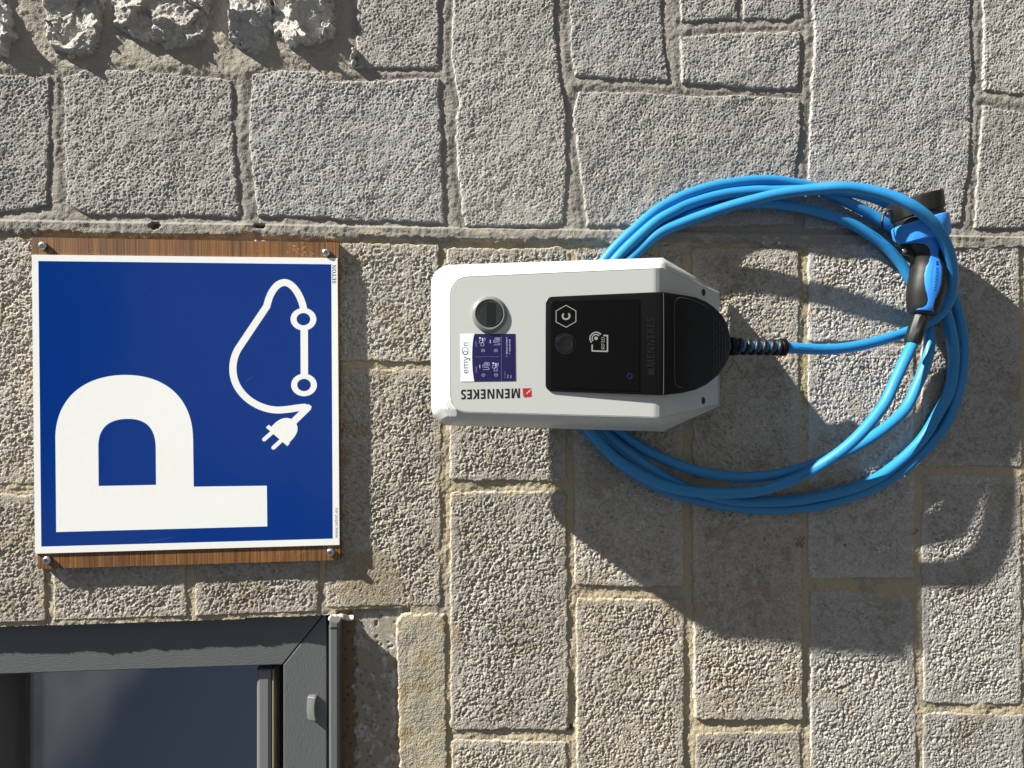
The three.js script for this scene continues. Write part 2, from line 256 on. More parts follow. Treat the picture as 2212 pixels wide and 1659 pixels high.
// a height field over a rectangle of the wall: f(x, y, out) gives height, colour and whether the spot belongs to it
function field(x0, x1, y0, y1, d, f) {
  const nx = Math.ceil((x1 - x0) / d) + 1, ny = Math.ceil((y1 - y0) / d) + 1, id = new Int32Array(nx * ny).fill(-1), keep = new Uint8Array(nx * ny), z = new Float32Array(nx * ny), col = new Float32Array(nx * ny * 3), o = { z: 0, c: [0, 0, 0] };
  for (let j = 0; j < ny; j++) for (let i = 0; i < nx; i++) { const k = j * nx + i; keep[k] = f(x0 + i * d, y0 + j * d, o) ? 1 : 0; z[k] = o.z; col[k * 3] = o.c[0]; col[k * 3 + 1] = o.c[1]; col[k * 3 + 2] = o.c[2]; }
  const pos = [], c = [], uv = [], idx = [];
  const vert = (k) => { if (id[k] < 0) { id[k] = pos.length / 3; const i = k % nx, j = (k - i) / nx; pos.push(x0 + i * d, y0 + j * d, z[k]); c.push(col[k * 3], col[k * 3 + 1], col[k * 3 + 2]); uv.push(x0 + i * d, y0 + j * d); } return id[k]; };
  for (let j = 0; j < ny - 1; j++) for (let i = 0; i < nx - 1; i++) {
    const a = j * nx + i, b = a + 1, e = a + nx, g = e + 1; if (!(keep[a] | keep[b] | keep[e] | keep[g])) continue;
    const A1 = vert(a), B = vert(b), E = vert(e), G = vert(g); (i + j) & 1 ? idx.push(A1, B, E, B, G, E) : idx.push(A1, B, G, A1, G, E);
  }
  return pos.length ? geom(pos, idx, uv, c) : null;
}
const wall = thing('stone_wall', 'grey wall of rough dressed stones above sandy jointed concrete blocks, behind the wall charger', 'wall', V3(SCALE_H, 0, 0));
const DX = 0.00112, BEHIND = { x0: at(100, 800).x, x1: at(690, 800).x, y0: at(400, 1185).y, y1: at(400, 545).y }, VIEW = { x0: at(-45, 800).x, x1: at(2262, 800).x, y0: at(2262, 1706).y, y1: at(2262, -45).y };
for (const s of STONES) {
  const below = s.kind === 'block' && s.course < 3;
  const g = field(Math.max(s.x0 - 0.006, below ? at(-150, 1300).x : VIEW.x0), Math.min(s.x1 + 0.006, VIEW.x1), Math.max(s.y0 - 0.006, VIEW.y0), Math.min(s.y1 + 0.006, VIEW.y1), DX, (x, y, o) => {
    if (x > BEHIND.x0 && x < BEHIND.x1 && y > BEHIND.y0 && y < BEHIND.y1) { o.z = 0; return false; }
    const t = inside(s, x, y); if (t < -0.003) { o.z = s.z - 0.03; tint(s, x, y, 0, o.c); return false; }
    o.z = stoneHeight(s, x, y, t); tint(s, x, y, t, o.c); if (below && y < winTop(x) + 0.004) o.z -= clamp((winTop(x) + 0.004 - y) / 0.004) * 0.012; return true;
  });
  if (g) part('stone', g, stoneMat, wall);
}
// the rough sawn concrete with pale pebbles beside the window sill
const AGG = { x0: at(728, 1400).x, x1: at(872, 1400).x, y0: VIEW.y0, y1: at(800, 1318).y };
const pebble = (x, y) => { const [f1, f2, id] = worley(x * 105 + 0.6 * look(T_MID, x, y), y * 80 + 0.6 * look(T_MID, y, x), 4096, 91); return id > 0.6 && f2 - f1 > 0.22 && f1 < 0.55; };
const mg = field(VIEW.x0, VIEW.x1, VIEW.y0, VIEW.y1, 0.00165, (x, y, o) => {
  let best = -1, own = null; for (const s of STONES) { const t = inside(s, x, y); if (t > best) { best = t; own = s; } }
  const low = y < LOWEDGE, inWin = y < winTop(x) - 0.002 && x < winRight;
  const rub = step(at(780, 100).x, at(730, 100).x, x) * step(at(100, 175).y, at(100, 140).y, y);
  o.z = (low ? -0.0016 : 0.0003) + look(T_SMOOTH, x, y) * (low ? 1.8 : 1.5) + (low ? 0.0012 : 0.0009) * look(T_LOW, x * 1.4, y * 1.4) + 0.0007 * look(T_MID, x, y) + rub * (0.001 + 0.0016 * look(T_LOW, x * 0.8, y * 0.8));
  if (!low) o.z += 0.0012 * step(-0.001, -0.012, best); else o.z -= 0.0008 * step(-0.004, -0.0065, best) * (0.5 + look(T_LOW, x, y));                   // joints of the old stone are dragged full
  const c = mortarColor(x, y, low), g = 0.9 + 0.2 * look(T_GRAIN, x * 1.3, y * 1.3); o.c = c.map((v) => v * g);
  if (Math.abs(y - LOWEDGE) < 0.016) {                                 // torn ledge of the bed joint between stone and block
    const e = y - LOWEDGE + 0.006 * look(T_LOW, x * 1.7, 0.1) + 0.003 * look(T_MID, x * 1.5, 0.3); o.z += e > 0.0005 ? (low ? 0.0042 : 0.0022) : (low ? -0.0006 : -0.002);
    for (const hx of [336, 562]) { const h = at(hx, 487); if (Math.hypot(x - h.x, (y - h.y) * 1.4) < 0.0075 + 0.002 * look(T_MID, x * 2, y * 2)) o.z -= 0.016; }
  }
  const hole = at(1231, 1573); if (Math.hypot(x - hole.x, y - hole.y) < 0.0048) o.z -= 0.012;
  if (x > AGG.x0 && x < AGG.x1 + 0.01 && y < AGG.y1) {
    const [p1, , pid] = worley(x * 240, y * 240, 8192, 93), pit = pid < 0.12 && p1 < 0.4;
    o.z = -0.0065 + 0.6 * look(T_SMOOTH, x, y) - (pit ? 0.0025 : 0);
    o.c = pebble(x, y) ? [0.41, 0.4, 0.375].map((v) => v * (0.85 + 0.3 * hash2(Math.floor(x * 100), Math.floor(y * 80), 5))) : [0.30, 0.27, 0.22].map((v) => v * g);
    if (x < AGG.x0 + 0.024 + 0.006 * look(T_MID, x, y)) o.c = [0.17, 0.135, 0.085];
  }
  const m = low ? mossAt(x, y) : 0; if (m > 0 && m * 0.7 + 0.45 * look(T_MID, x * 2.6, y * 2.6) > 0.45 && look(T_GRAIN, x * 2, y * 2) > 0.25) o.c = [0.27, 0.245, 0.10];
  for (const { p, r } of RUST) if (Math.hypot(x - p.x, y - p.y) < r * (0.75 + 0.35 * look(T_MID, x * 3, y * 3))) { if (look(T_GRAIN, x * 2, y * 2) > 0.3) o.c = [0.25, 0.155, 0.075]; }
  return best < 0.008 && !inWin && !(x > BEHIND.x0 && x < BEHIND.x1 && y > BEHIND.y0 && y < BEHIND.y1);
});
part('mortar', mg, mortarMat, wall);
// the wall goes on outside the picture: plainer blocks on a mortar core, the window opening left free
{
  const sh = new THREE.Shape([V2(-1.5, -2.6), V2(1.5, -2.6), V2(1.5, 2.2), V2(-1.5, 2.2)]);
  const wy = winTop(0) - 0.001, l = at(-700, 1400).x; sh.holes.push(new THREE.Path([V2(l, wy + 0.02), V2(winRight, wy + 0.002), V2(winRight, -1.3), V2(l, -1.3)]));
  const g = new THREE.ExtrudeGeometry(sh, { depth: 0.3, bevelEnabled: false }); g.translate(0, 0, -0.322);
  part('wall_core', g, std({ color: rgb(0.3, 0.27, 0.21), roughness: 1 }), wall);
  const bm = std({ color: rgb(0.37, 0.345, 0.3), roughness: 1, bumpMap: dataTex(512, (u, v) => grey(0.5 + 180 * T_NODULE[(Math.floor(v * 1024) << 10) + Math.floor(u * 1024)])), bumpScale: 0.003 });
  const put = (x0, x1, y0, y1) => { const s2 = new THREE.Shape([V2(x0, y0), V2(x1, y0), V2(x1, y1), V2(x0, y1)]), e = new THREE.ExtrudeGeometry(s2, { depth: 0.02, bevelEnabled: true, bevelThickness: 0.004, bevelSize: 0.003, bevelSegments: 1 }); e.translate(0, 0, -0.024); const uv = e.attributes.uv; for (let i = 0; i < uv.count; i++) uv.setXY(i, uv.getX(i) / TM, uv.getY(i) / TM); part('stone', e, bm, wall); };
  for (let i = -6; i < 8; i++) for (let j = -5; j < 5; j++) {
    const x0 = -0.005 + i * 0.176 + 0.006, x1 = x0 + 0.162, y0 = j * 0.34 + (i & 1 ? 0.17 : 0), y1 = y0 + 0.324;
    const clear = x1 < VIEW.x0 - 0.004 || x0 > VIEW.x1 + 0.004 || y1 < VIEW.y0 - 0.004 || y0 > VIEW.y1 + 0.004, win = x1 > l && x0 < winRight && y0 < wy + 0.02;
    if (clear && !win) put(x0, x1, y0, y1);
  }
}

// ------------------------------------------------------------------ window (its lower right corner is in view)
{
  const zf = -0.018, zg = -0.058, win = thing('window', 'dark grey window with wood-grain frame and sill below the parking sign in the corner of the picture', 'window', V3(winRight, at(0, 1700).y, zf));
  const grain = dataTex(512, (u, v) => grey(0.5 + 0.3 * gnoise(u * 240, v * 20, 240, 101) + 0.16 * gnoise(u * 120, v * 14, 120, 102)));
  grain.repeat.set(1 / 0.16, 1 / 0.16);
  const grainT = grain.clone(); grainT.rotation = Math.PI / 2; grainT.needsUpdate = true;
  const fm = (t) => phy({ color: rgb(0.108, 0.115, 0.12), roughness: 0.48, bumpMap: t, bumpScale: 0.00035 });
  const fA = fm(grain), fB = fm(grainT), ext = (pts, z0, z1, bev = 0.0015) => { const s = new THREE.Shape(pts.map((p) => V2(p.x, p.y))), g = new THREE.ExtrudeGeometry(s, { depth: z1 - z0 - bev, bevelEnabled: true, bevelThickness: bev, bevelSize: bev, bevelOffset: -bev, bevelSegments: 2 }); g.translate(0, 0, z0); return g; };
  const P = (x, y, z = zf) => at(x, y, z);
  const outTR = P(704, 1321), inTR = P(611, 1436), inTL = P(0, 1449.5), low = VIEW.y0 - 0.35;
  const topL = V3(at(-420, 1500).x, outTR.y + 0.015, 0), gap = V3(0.0006, 0, 0);
  // members: the upright along the top of the picture (mitred), the bottom rail along the picture's right, the rail at the picture's left
  part('frame', ext([topL, V3(outTR.x - 0.0006, outTR.y, 0), V3(inTR.x - 0.0006, inTR.y, 0), V3(topL.x, inTL.y + (inTL.y - inTR.y) * -0.6, 0)], zf - 0.06, zf), fB, win);
  part('frame', ext([V3(outTR.x + 0.0006, outTR.y - 0.0004, 0), V3(outTR.x + 0.0006, low, 0), V3(inTR.x + 0.0006, low, 0), V3(inTR.x + 0.0006, inTR.y - 0.0004, 0)], zf - 0.06, zf), fA, win);
  const inL = inTL.x - 0.001; part('transom', ext([V3(inL - 0.09, inTL.y - 0.001, 0), V3(inL, inTL.y - 0.001, 0), V3(inL, low, 0), V3(inL - 0.09, low, 0)], zf - 0.06, zf - 0.001), fA, win);
  // glazing bead at the bottom, with a rounded nose, a metal-edged drip and the drain gap
  const b0 = P(556, 1500, -0.034).x, b1 = P(586, 1500, -0.026).x, yb = P(580, 1442, -0.034).y;
  const beadMat = phy({ color: rgb(0.16, 0.168, 0.175), roughness: 0.4 });
  part('glazing_bead', ext([V3(b0, yb, 0), V3(b1, yb, 0), V3(b1, low, 0), V3(b0, low, 0)], zg - 0.004, -0.027, 0.005), beadMat, win);
  part('bead_edge', ext([V3(b1 + 0.001, yb - 0.001, 0), V3(b1 + 0.003, yb - 0.001, 0), V3(b1 + 0.003, low, 0), V3(b1 + 0.001, low, 0)], zg - 0.004, -0.028, 0.0005), std({ color: rgb(0.3, 0.26, 0.21), roughness: 0.6 }), win);
  part('drain_channel', ext([V3(b1, yb + 0.02, 0), V3(inTR.x + 0.01, yb + 0.02, 0), V3(inTR.x + 0.01, low, 0), V3(b1, low, 0)], zg - 0.03, zg - 0.01, 0.001), std({ color: rgb(0.02, 0.022, 0.024), roughness: 0.7 }), win);
  const pane = (z) => { const g = new THREE.BoxGeometry(b1 - inL + 0.03, inTR.y + 0.04 - low, 0.004); g.translate((b1 + inL) / 2 - 0.01, (inTR.y + 0.02 + low) / 2, z); return g; };
  const glass = phy({ color: rgb(1, 1, 1), roughness: 0.0, transmission: 1, thickness: 0, ior: 1.8 });
  part('pane', pane(zg), glass, win);
  part('pane', pane(zg - 0.016), glass, win);
  // a dim room behind
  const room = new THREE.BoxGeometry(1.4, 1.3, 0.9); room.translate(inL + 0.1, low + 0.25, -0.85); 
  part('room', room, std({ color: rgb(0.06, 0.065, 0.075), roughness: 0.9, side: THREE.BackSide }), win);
  // vent cover on the bottom rail
    { const a = [[664, 1507.5], [672, 1506.8], [682, 1507.5], [680.2, 1518], [679.4, 1532], [680.2, 1546], [682.2, 1556], [676, 1557.2], [665, 1556.5], [662.4, 1548], [661.4, 1532], [662.2, 1515]].map(([x, y]) => at(x, y, zf + 0.01)), sp = new THREE.Shape(new THREE.CatmullRomCurve3(a, true, 'centripetal').getPoints(60).map((p) => V2(p.x, p.y))), g = new THREE.ExtrudeGeometry(sp, { depth: 0.011, bevelEnabled: true, bevelThickness: 0.0014, bevelSize: 0.0012, bevelOffset: -0.0012, bevelSegments: 3 }), p = g.attributes.position;
    for (let i = 0; i < p.count; i++) { const f = (p.getX(i) - a[10].x) / (a[6].x - a[10].x); p.setZ(i, zf - 0.001 + p.getZ(i) * (p.getZ(i) > 0.004 ? 0.62 + 0.42 * f : 1)); } g.computeVertexNormals(); part('vent_cover', toCreasedNormals(g, 0.6), phy({ color: rgb(0.135, 0.145, 0.14), roughness: 0.45 }), win); }
  // sill: a grey nosing standing out of the wall along the frame's foot
  const s0 = at(713, 1345, 0.012).x, s1 = at(735, 1345, 0.012).x, ys = at(720, 1352, 0.024).y;
  const sillMat = phy({ color: rgb(0.13, 0.138, 0.14), roughness: 0.42, bumpMap: grain, bumpScale: 0.0002 });
  part('sill', ext([V3(s0, ys, 0), V3(s1, ys, 0), V3(s1, low, 0), V3(s0, low, 0)], -0.03, 0.024, 0.003), sillMat, win);
  { const g = ext([V3(s0 + 0.0008, ys + 0.009, 0), V3(s1 + 0.0006, ys + 0.006, 0), V3(s1 + 0.0006, ys - 0.004, 0), V3(s0 + 0.0008, ys - 0.004, 0)], -0.03, 0.0255, 0.003); part('sill_cap', g, sillMat, win); }
  { const c = new THREE.CatmullRomCurve3([at(713, 1338, 0.001), at(722, 1333, 0.003), at(735, 1333, 0.002), at(748, 1334, -0.003), at(762, 1336, -0.006)]); const g = new THREE.TubeGeometry(c, 20, 0.0042, 8), p = g.attributes.position; for (let i = 0; i < p.count; i++) { const n = 0.0016 * look(T_MID, p.getX(i) * 2, p.getZ(i) * 3 + p.getY(i)); p.setXYZ(i, p.getX(i), p.getY(i) + n, p.getZ(i) + n); } g.computeVertexNormals(); part('silicone_bead', g, phy({ color: rgb(0.62, 0.54, 0.5), roughness: 0.35 }), win, 'pale smeared sealant at the sill end'); }
}

// ------------------------------------------------------------------ parking sign on its board
{
  const sgn = thing('parking_sign', 'blue parking sign with white P and plug, screwed on a brown board', 'sign', at(734, 860, 0));
  const bc = [[67.5, 512.5], [731.5, 524], [735, 1209.5], [82, 1229]], zb = 0.0115, pc = [[68.4, 550], [729, 557.3], [733.2, 1177], [75.6, 1196]], zp = 0.0138;
  const wood = canvasTex(2048, 2048, (g) => {
    g.fillStyle = '#6e4a20'; g.fillRect(0, 0, 2048, 2048); const r = rng(11);
    for (let i = 0; i < 60; i++) { const x = r() * 2048, w = 20 + r() * 120; g.fillStyle = `rgba(${r() > 0.5 ? '158,104,50' : '92,54,24'},${0.10 + r() * 0.22})`; g.fillRect(x, 0, w, 2048); }
    for (let i = 0; i < 2600; i++) { const x = r() * 2048, y = r() * 2048, l = 30 + r() * 260; g.strokeStyle = `rgba(${r() > 0.45 ? '46,26,12' : '176,120,62'},${0.25 + r() * 0.45})`; g.lineWidth = 1 + r() * 2.2; g.beginPath(); g.moveTo(x, y); g.lineTo(x + (r() - 0.5) * 6, y + l); g.stroke(); }
    for (let i = 0; i < 700; i++) { const x = r() * 2048; g.strokeStyle = `rgba(${r() > 0.5 ? '36,20,8' : '170,122,66'},${0.15 + r() * 0.4})`; g.lineWidth = 1 + r() * 2.6; g.beginPath(); g.moveTo(x, 0); g.lineTo(x + (r() - 0.5) * 8, 2048); g.stroke(); }
    g.strokeStyle = 'rgba(20,12,8,.9)'; g.lineWidth = 3; for (const x of [30, 1372]) { g.beginPath(); g.moveTo(x, 0); g.lineTo(x + 4, 110); g.stroke(); }
    for (let i = 0; i < 26; i++) { const x = 1640 + r() * 230, y = r() * 105; g.fillStyle = `rgba(196,160,110,${0.25 + r() * 0.35})`; g.beginPath(); g.ellipse(x, y, 2 + r() * 9, 2 + r() * 7, r() * 3, 0, 7); g.fill(); }
    for (let i = 0; i < 120; i++) { g.fillStyle = `rgba(205,175,130,${0.3 + r() * 0.4})`; g.fillRect(r() * 2048, r() < 0.5 ? 85 + r() * 28 : r() * 2048, 2 + r() * 7, 1 + r() * 4); }
    g.strokeStyle = 'rgba(190,160,120,.6)'; g.lineWidth = 2; for (const [x, y] of [[470, 1985], [1700, 1990], [1740, 2010], [640, 1990]]) { g.beginPath(); g.moveTo(x, y); g.lineTo(x + 60, y - 34); g.stroke(); }
  });
  const board = part('board', sheet(bc, -0.0025, zb), phy({ map: wood, roughness: 0.5, clearcoat: 0.25, clearcoatRoughness: 0.35 }), sgn);
  const CW = 2048, CH = 2048, H = homography(pc, [[0, 0], [CW, 0], [CW, CH], [0, CH]]);
  const q = (zx, zy) => H(zx * 0.35713, 505.6 + zy * 0.35713), q4 = (zx, zy) => H(zx * 0.35713, 1066.5 + zy * 0.35713);
  const print = canvasTex(CW, CH, (g) => {
    g.fillStyle = '#eef1f0'; g.fillRect(0, 0, CW, CH);
    const poly = (p) => { g.beginPath(); p.forEach((a, i) => i ? g.lineTo(...a) : g.moveTo(...a)); g.closePath(); g.fill(); };
    g.fillStyle = '#003080'; poly([q(232, 163), q(2004, 183), q4(2013, 272), q4(250, 320)]);
    const white = '#eef1f0'; g.fillStyle = white;
    g.beginPath(); g.moveTo(...q(335, 1240)); g.bezierCurveTo(...q(335, 990), ...q(510, 852), ...q(760, 852)); g.bezierCurveTo(...q(1010, 852), ...q(1166, 1000), ...q(1168, 1240)); g.lineTo(...q(1172, 1528)); g.lineTo(...q(1614, 1522)); g.lineTo(...q4(1617, 198)); g.lineTo(...q4(340, 232)); g.closePath();
    g.moveTo(...q(597, 1524)); g.lineTo(...q(944, 1517)); g.lineTo(...q(942, 1290)); g.bezierCurveTo(...q(940, 1180), ...q(890, 1118), ...q(775, 1118)); g.bezierCurveTo(...q(660, 1118), ...q(597, 1170), ...q(595, 1280)); g.closePath(); g.fill('evenodd');
    const sc = (q(1000, 500)[0] - q(900, 500)[0]) / 100; g.strokeStyle = white; g.lineWidth = 45 * sc; g.lineJoin = 'miter'; g.lineCap = 'butt';
    g.beginPath(); g.moveTo(...q(1838, 460)); g.bezierCurveTo(...q(1822, 370), ...q(1770, 293), ...q(1720, 293)); g.bezierCurveTo(...q(1668, 296), ...q(1630, 360), ...q(1614, 436)); g.lineTo(...q(1440, 695)); g.bezierCurveTo(...q(1398, 770), ...q(1398, 860), ...q(1440, 930)); g.bezierCurveTo(...q(1500, 1025), ...q(1610, 1070), ...q(1700, 1064)); g.bezierCurveTo(...q(1770, 1060), ...q(1800, 1048), ...q(1850, 1047)); g.stroke();
    poly([q(1830, 1030), q(1868, 1030), q(1885, 1042), q(1880, 1062), q(1790, 1150), q(1764, 1116), q(1824, 1060), q(1800, 1050)]);
    g.lineWidth = 47 * sc; g.beginPath(); g.moveTo(...q(1840, 570)); g.lineTo(...q(1841, 860)); g.stroke();
    for (const [x, y] of [[1835.5, 515], [1839, 913]]) { const [a, b] = q(x, y), [a2] = q(x + 100, y), [, b2] = q(x, y + 100); g.fillStyle = white; g.beginPath(); g.ellipse(a, b, 78 * (a2 - a) / 100, 68 * (b2 - b) / 100, 0, 0, 7); g.fill(); g.fillStyle = '#003080'; g.beginPath(); g.ellipse(a, b, 41 * (a2 - a) / 100, 37 * (b2 - b) / 100, 0, 0, 7); g.fill(); }
    g.fillStyle = white; g.beginPath(); g.moveTo(...q(1640, 1168)); g.bezierCurveTo(...q(1690, 1105), ...q(1740, 1105), ...q(1770, 1122)); g.lineTo(...q(1786, 1138)); g.bezierCurveTo(...q(1810, 1170), ...q(1808, 1210), ...q(1742, 1268)); g.closePath(); g.fill();
    poly([q(1627, 1153), q(1753, 1266), q(1738, 1283), q(1608, 1170)]);
    g.lineWidth = 26 * sc; g.lineCap = 'round'; for (const [a, b] of [[[1648, 1198], [1598, 1242]], [[1704, 1246], [1654, 1292]]]) { g.beginPath(); g.moveTo(...q(...a)); g.lineTo(...q(...b)); g.stroke(); }
    g.fillStyle = '#15171a'; g.textBaseline = 'middle'; g.textAlign = 'center';
    g.save(); g.translate(...q(2022, 243)); g.rotate(-Math.PI / 2); g.font = 'bold 38px serif'; g.scale(118 * 0.357 * CH / 640 / g.measureText('SETON').width, 1); g.fillText('SETON', 0, 0); g.restore();
    g.save(); g.translate(...q4(2034, 176)); g.rotate(-Math.PI / 2); g.font = '30px sans-serif'; g.scale(190 * 0.357 * CH / 640 / g.measureText('www.seton.eu').width, 1); g.fillText('www.seton.eu', 0, 0); g.restore();
    g.strokeStyle = 'rgba(190,205,235,.35)'; g.lineWidth = 2; for (const [a, b, c, d] of [[1485, 895, 1530, 862], [880, 332, 886, 328], [712, 415, 718, 411], [1478, 468, 1482, 462]]) { g.beginPath(); g.moveTo(...q(a, b)); g.lineTo(...q(c, d)); g.stroke(); }
    g.beginPath(); g.moveTo(...q4(900, 286)); g.quadraticCurveTo(...q4(980, 282), ...q4(1040, 262)); g.stroke();
  });
  part('panel', sheet(pc, zb + 0.0003, zp), phy({ map: print, roughness: 0.14, specularIntensity: 0.7, clearcoat: 0.3, clearcoatRoughness: 0.05, bumpMap: dataTex(256, (u, v) => grey(0.5 + 0.25 * gnoise(u * 5, v * 5, 5, 121) + 0.06 * gnoise(u * 40, v * 40, 40, 122))), bumpScale: 0.0004 }), sgn);
  const zinc = std({ color: rgb(0.62, 0.65, 0.68), roughness: 0.32, metalness: 1 }), dark = std({ color: rgb(0.03, 0.03, 0.035), roughness: 0.6 });
  for (const [sx, sy] of [[92, 530.5], [704.5, 545.5], [101.5, 1210], [714.3, 1193]]) {
    const p = at(sx, sy, zb + 0.003), g = new THREE.LatheGeometry([V2(0.0001, 0.0026), V2(0.0024, 0.0026), V2(0.0036, 0.0024), V2(0.0048, 0.0016), V2(0.0053, 0.0004), V2(0.0053, -0.0028), V2(0.0001, -0.0028)], 28); g.rotateX(Math.PI / 2); g.translate(p.x, p.y, p.z);
    const m = part('screw', g, zinc, sgn), st = new THREE.Shape(); for (let i = 0; i <= 24; i++) { const a = i / 24 * 6.2832, r = 0.0021 + 0.00055 * Math.cos(6 * a); st[i ? 'lineTo' : 'moveTo'](Math.cos(a) * r, Math.sin(a) * r); }
    const sg = new THREE.ExtrudeGeometry(st, { depth: 0.0005, bevelEnabled: false }); sg.translate(p.x, p.y, p.z + 0.0023); part('socket', sg, dark, m);
  }
}

// ------------------------------------------------------------------ wall charger
const white = phy({ color: rgb(0.54, 0.565, 0.55), roughness: 0.42, bumpMap: dataTex(256, (u, v) => grey(0.5 + 0.4 * gnoise(u * 90, v * 90, 90, 131))), bumpScale: 0.00006 });
const black = phy({ color: rgb(0.0045, 0.005, 0.0058), roughness: 0.36, specularIntensity: 0.5 }), gloss = phy({ color: rgb(0.003, 0.003, 0.004), roughness: 0.06, clearcoat: 1, clearcoatRoughness: 0.02 });
const zFront = (px) => { const a = 0.128 + 0.010 * clamp((px - 975) / 456), lin = (px - 1431) / (1554 - 1431), s = 0.10, t = lin + 0; const soft = 0.13, k = t < -soft ? 0 : t < soft ? (t + soft) * (t + soft) / (4 * soft) : t; return a - 0.112 * k; };
const chBase = at(1554, 750, 0);
const charger = thing('wall_charger', 'white wall-mounted car charger with black display panel and sticker beside the blue sign', 'charging station', chBase);
function ring(v, n = 8) {                                       // [x, y, radius, segments after] corners in picture points -> closed outline with a fixed number of points
  const out = []; for (let i = 0; i < v.length; i++) {
    const [x, y, r] = v[i], p = v[(i + v.length - 1) % v.length], q = v[(i + 1) % v.length];
    if (!r) { out.push([x, y]); continue; }
    const d1 = Math.hypot(p[0] - x, p[1] - y), d2 = Math.hypot(q[0] - x, q[1] - y), a = [x + (p[0] - x) / d1 * r, y + (p[1] - y) / d1 * r], b = [x + (q[0] - x) / d2 * r, y + (q[1] - y) / d2 * r];
    for (let k = 0; k <= n; k++) { const t = k / n, s = 0.55 * 1; const u = 1 - t, c1 = [lerp(a[0], x, s), lerp(a[1], y, s)], c2 = [lerp(b[0], x, s), lerp(b[1], y, s)]; out.push([u * u * u * a[0] + 3 * u * u * t * c1[0] + 3 * u * t * t * c2[0] + t * t * t * b[0], u * u * u * a[1] + 3 * u * u * t * c1[1] + 3 * u * t * t * c2[1] + t * t * t * b[1]]); }
  } return out;
}
function loftRings(rings, cap = true) {                                 // rings of Vector3 (same count), last one may be capped by earcut
  const pos = [], idx = [], n = rings[0].length; rings.forEach((r) => r.forEach((p) => pos.push(p.x, p.y, p.z)));
  for (let k = 0; k < rings.length - 1; k++) for (let i = 0; i < n; i++) { const j = (i + 1) % n, a = k * n + i, b = k * n + j; idx.push(a, a + n, b + n, a, b + n, b); }
  if (cap) { const l = rings.length - 1, f = THREE.ShapeUtils.triangulateShape(rings[l].map((p) => V2(p.x, p.y)), []); f.forEach((t) => idx.push(...t.map((i) => l * n + i))); }
  return geom(pos, idx);
}
const xs = [1409, 1417, 1424, 1431, 1438, 1445, 1453, 1478, 1503, 1528], NC = 17;
{
  const lin = (a, b, x) => a[1] + (b[1] - a[1]) * (x - a[0]) / (b[0] - a[0]);
  const Ctop = (x) => x < 1431 ? lin([975, 598], [1431, 579], x) : lin([1431, 579], [1554, 632], x) , Cbot = (x) => x < 1431 ? lin([975, 890.5], [1431, 903], x) : lin([1431, 903], [1554, 875], x);
  const mk = (L, tl, tr, bl, br, r, end, rt, rb, sh) => ring([[L, tl, r], ...xs.map((x) => [x, 0, 0, 't']), [end, rt, 0], [end, rb, 0], ...xs.slice().reverse().map((x) => [x, 0, 0, 'b']), [L, bl, r]].map(([x, y, rr, f]) => f === 't' ? [x + sh, x < 1431 ? lin([L, tl], [1431, tr], x) : lin([1431, tr], [end, rt], x), 0] : f === 'b' ? [x + sh, x < 1431 ? lin([L, bl], [1431, br], x) : lin([1431, br], [end, rb], x), 0] : [x, y, rr]), NC - 1);
  const C = mk(972.5, 598.8, 578.8, 890, 902.5, 36, 1552, 632.5, 874, 0), C1 = mk(973.4, 599.7, 579.7, 889.1, 901.6, 35.5, 1551.3, 633.3, 873.2, 0), C2 = mk(974.4, 600.7, 580.7, 888.1, 900.6, 35, 1550.5, 634, 872.4, 0);
  const B = mk(957, 580, 563, 909, 918.5, 46, 1553.5, 631, 875.5, 0), Rm = mk(931, 573.5, 556.5, 918, 932.5, 42, 1554.5, 629, 877, 0), Rb = mk(936, 577, 560, 914, 928.5, 42, 1553, 632, 874, 0);
  const to = (r, f) => r.map(([x, y]) => at(x, y, f(x)));
  const C1z = 0.0011, mid = (a, b, t) => a.map(([x, y], i) => [lerp(x, b[i][0], t), lerp(y, b[i][1], t)]), prof = [];
  const zR = (x) => Math.min(0.064, zFront(x) - 0.013), zBv = (x) => zFront(x) - 0.0105;
  prof.push([Rb, (x) => Math.min(0.054, zFront(x) - 0.02)], [Rm, (x) => Math.min(0.057, zFront(x) - 0.016)], [mid(Rm, Rm, 0), zR]);
  const arc = (P0, z0, P1, z1, P2, z2, n) => { for (let k = 0; k <= n; k++) { const t = k / n, a = (1 - t) * (1 - t), b = 2 * t * (1 - t), c = t * t; prof.push([P0.map((q, i) => [a * q[0] + b * P1[i][0] + c * P2[i][0], a * q[1] + b * P1[i][1] + c * P2[i][1]]), (x) => a * z0(x) + b * z1(x) + c * z2(x)]); } };
  const e1 = mid(Rm, B, 0.72), e2 = mid(B, C, 0.3), f1 = mid(B, C, 0.72); const zl = (a, b, t) => (x) => lerp(a(x), b(x), t);
  arc(e1, zl(zR, zBv, 0.72), B, zBv, e2, zl(zBv, zFront, 0.3), 5); arc(f1, zl(zBv, zFront, 0.72), mid(B, C, 0.97), zl(zBv, zFront, 0.985), C, zFront, 4);
  prof.push([C1, (x) => zFront(x) - C1z], [C2, zFront]);
  const shell = loftRings(prof.map(([q, f]) => to(q, f)), false);
  // front plate: left flat part, then strips over the bend, then the sloping foot
  const pos = [], idx = [], F = C2, N = F.length, iT = (k) => NC + k, iB = (k) => N - NC - 1 - k; // after the first rounded corner come the top xs
  F.forEach(([x, y]) => { const p = at(x, y, zFront(x)); pos.push(p.x, p.y, p.z); });
  const flat = [...Array(NC + 1).keys(), ...[...Array(NC + 1).keys()].map((k) => N - NC - 1 + k)]; // left polygon: corner, first top, ..., first bottom, corner
  const tri = THREE.ShapeUtils.triangulateShape(flat.map((i) => V2(pos[i * 3], pos[i * 3 + 1])), []); tri.forEach((t) => idx.push(...t.map((i) => flat[i])));
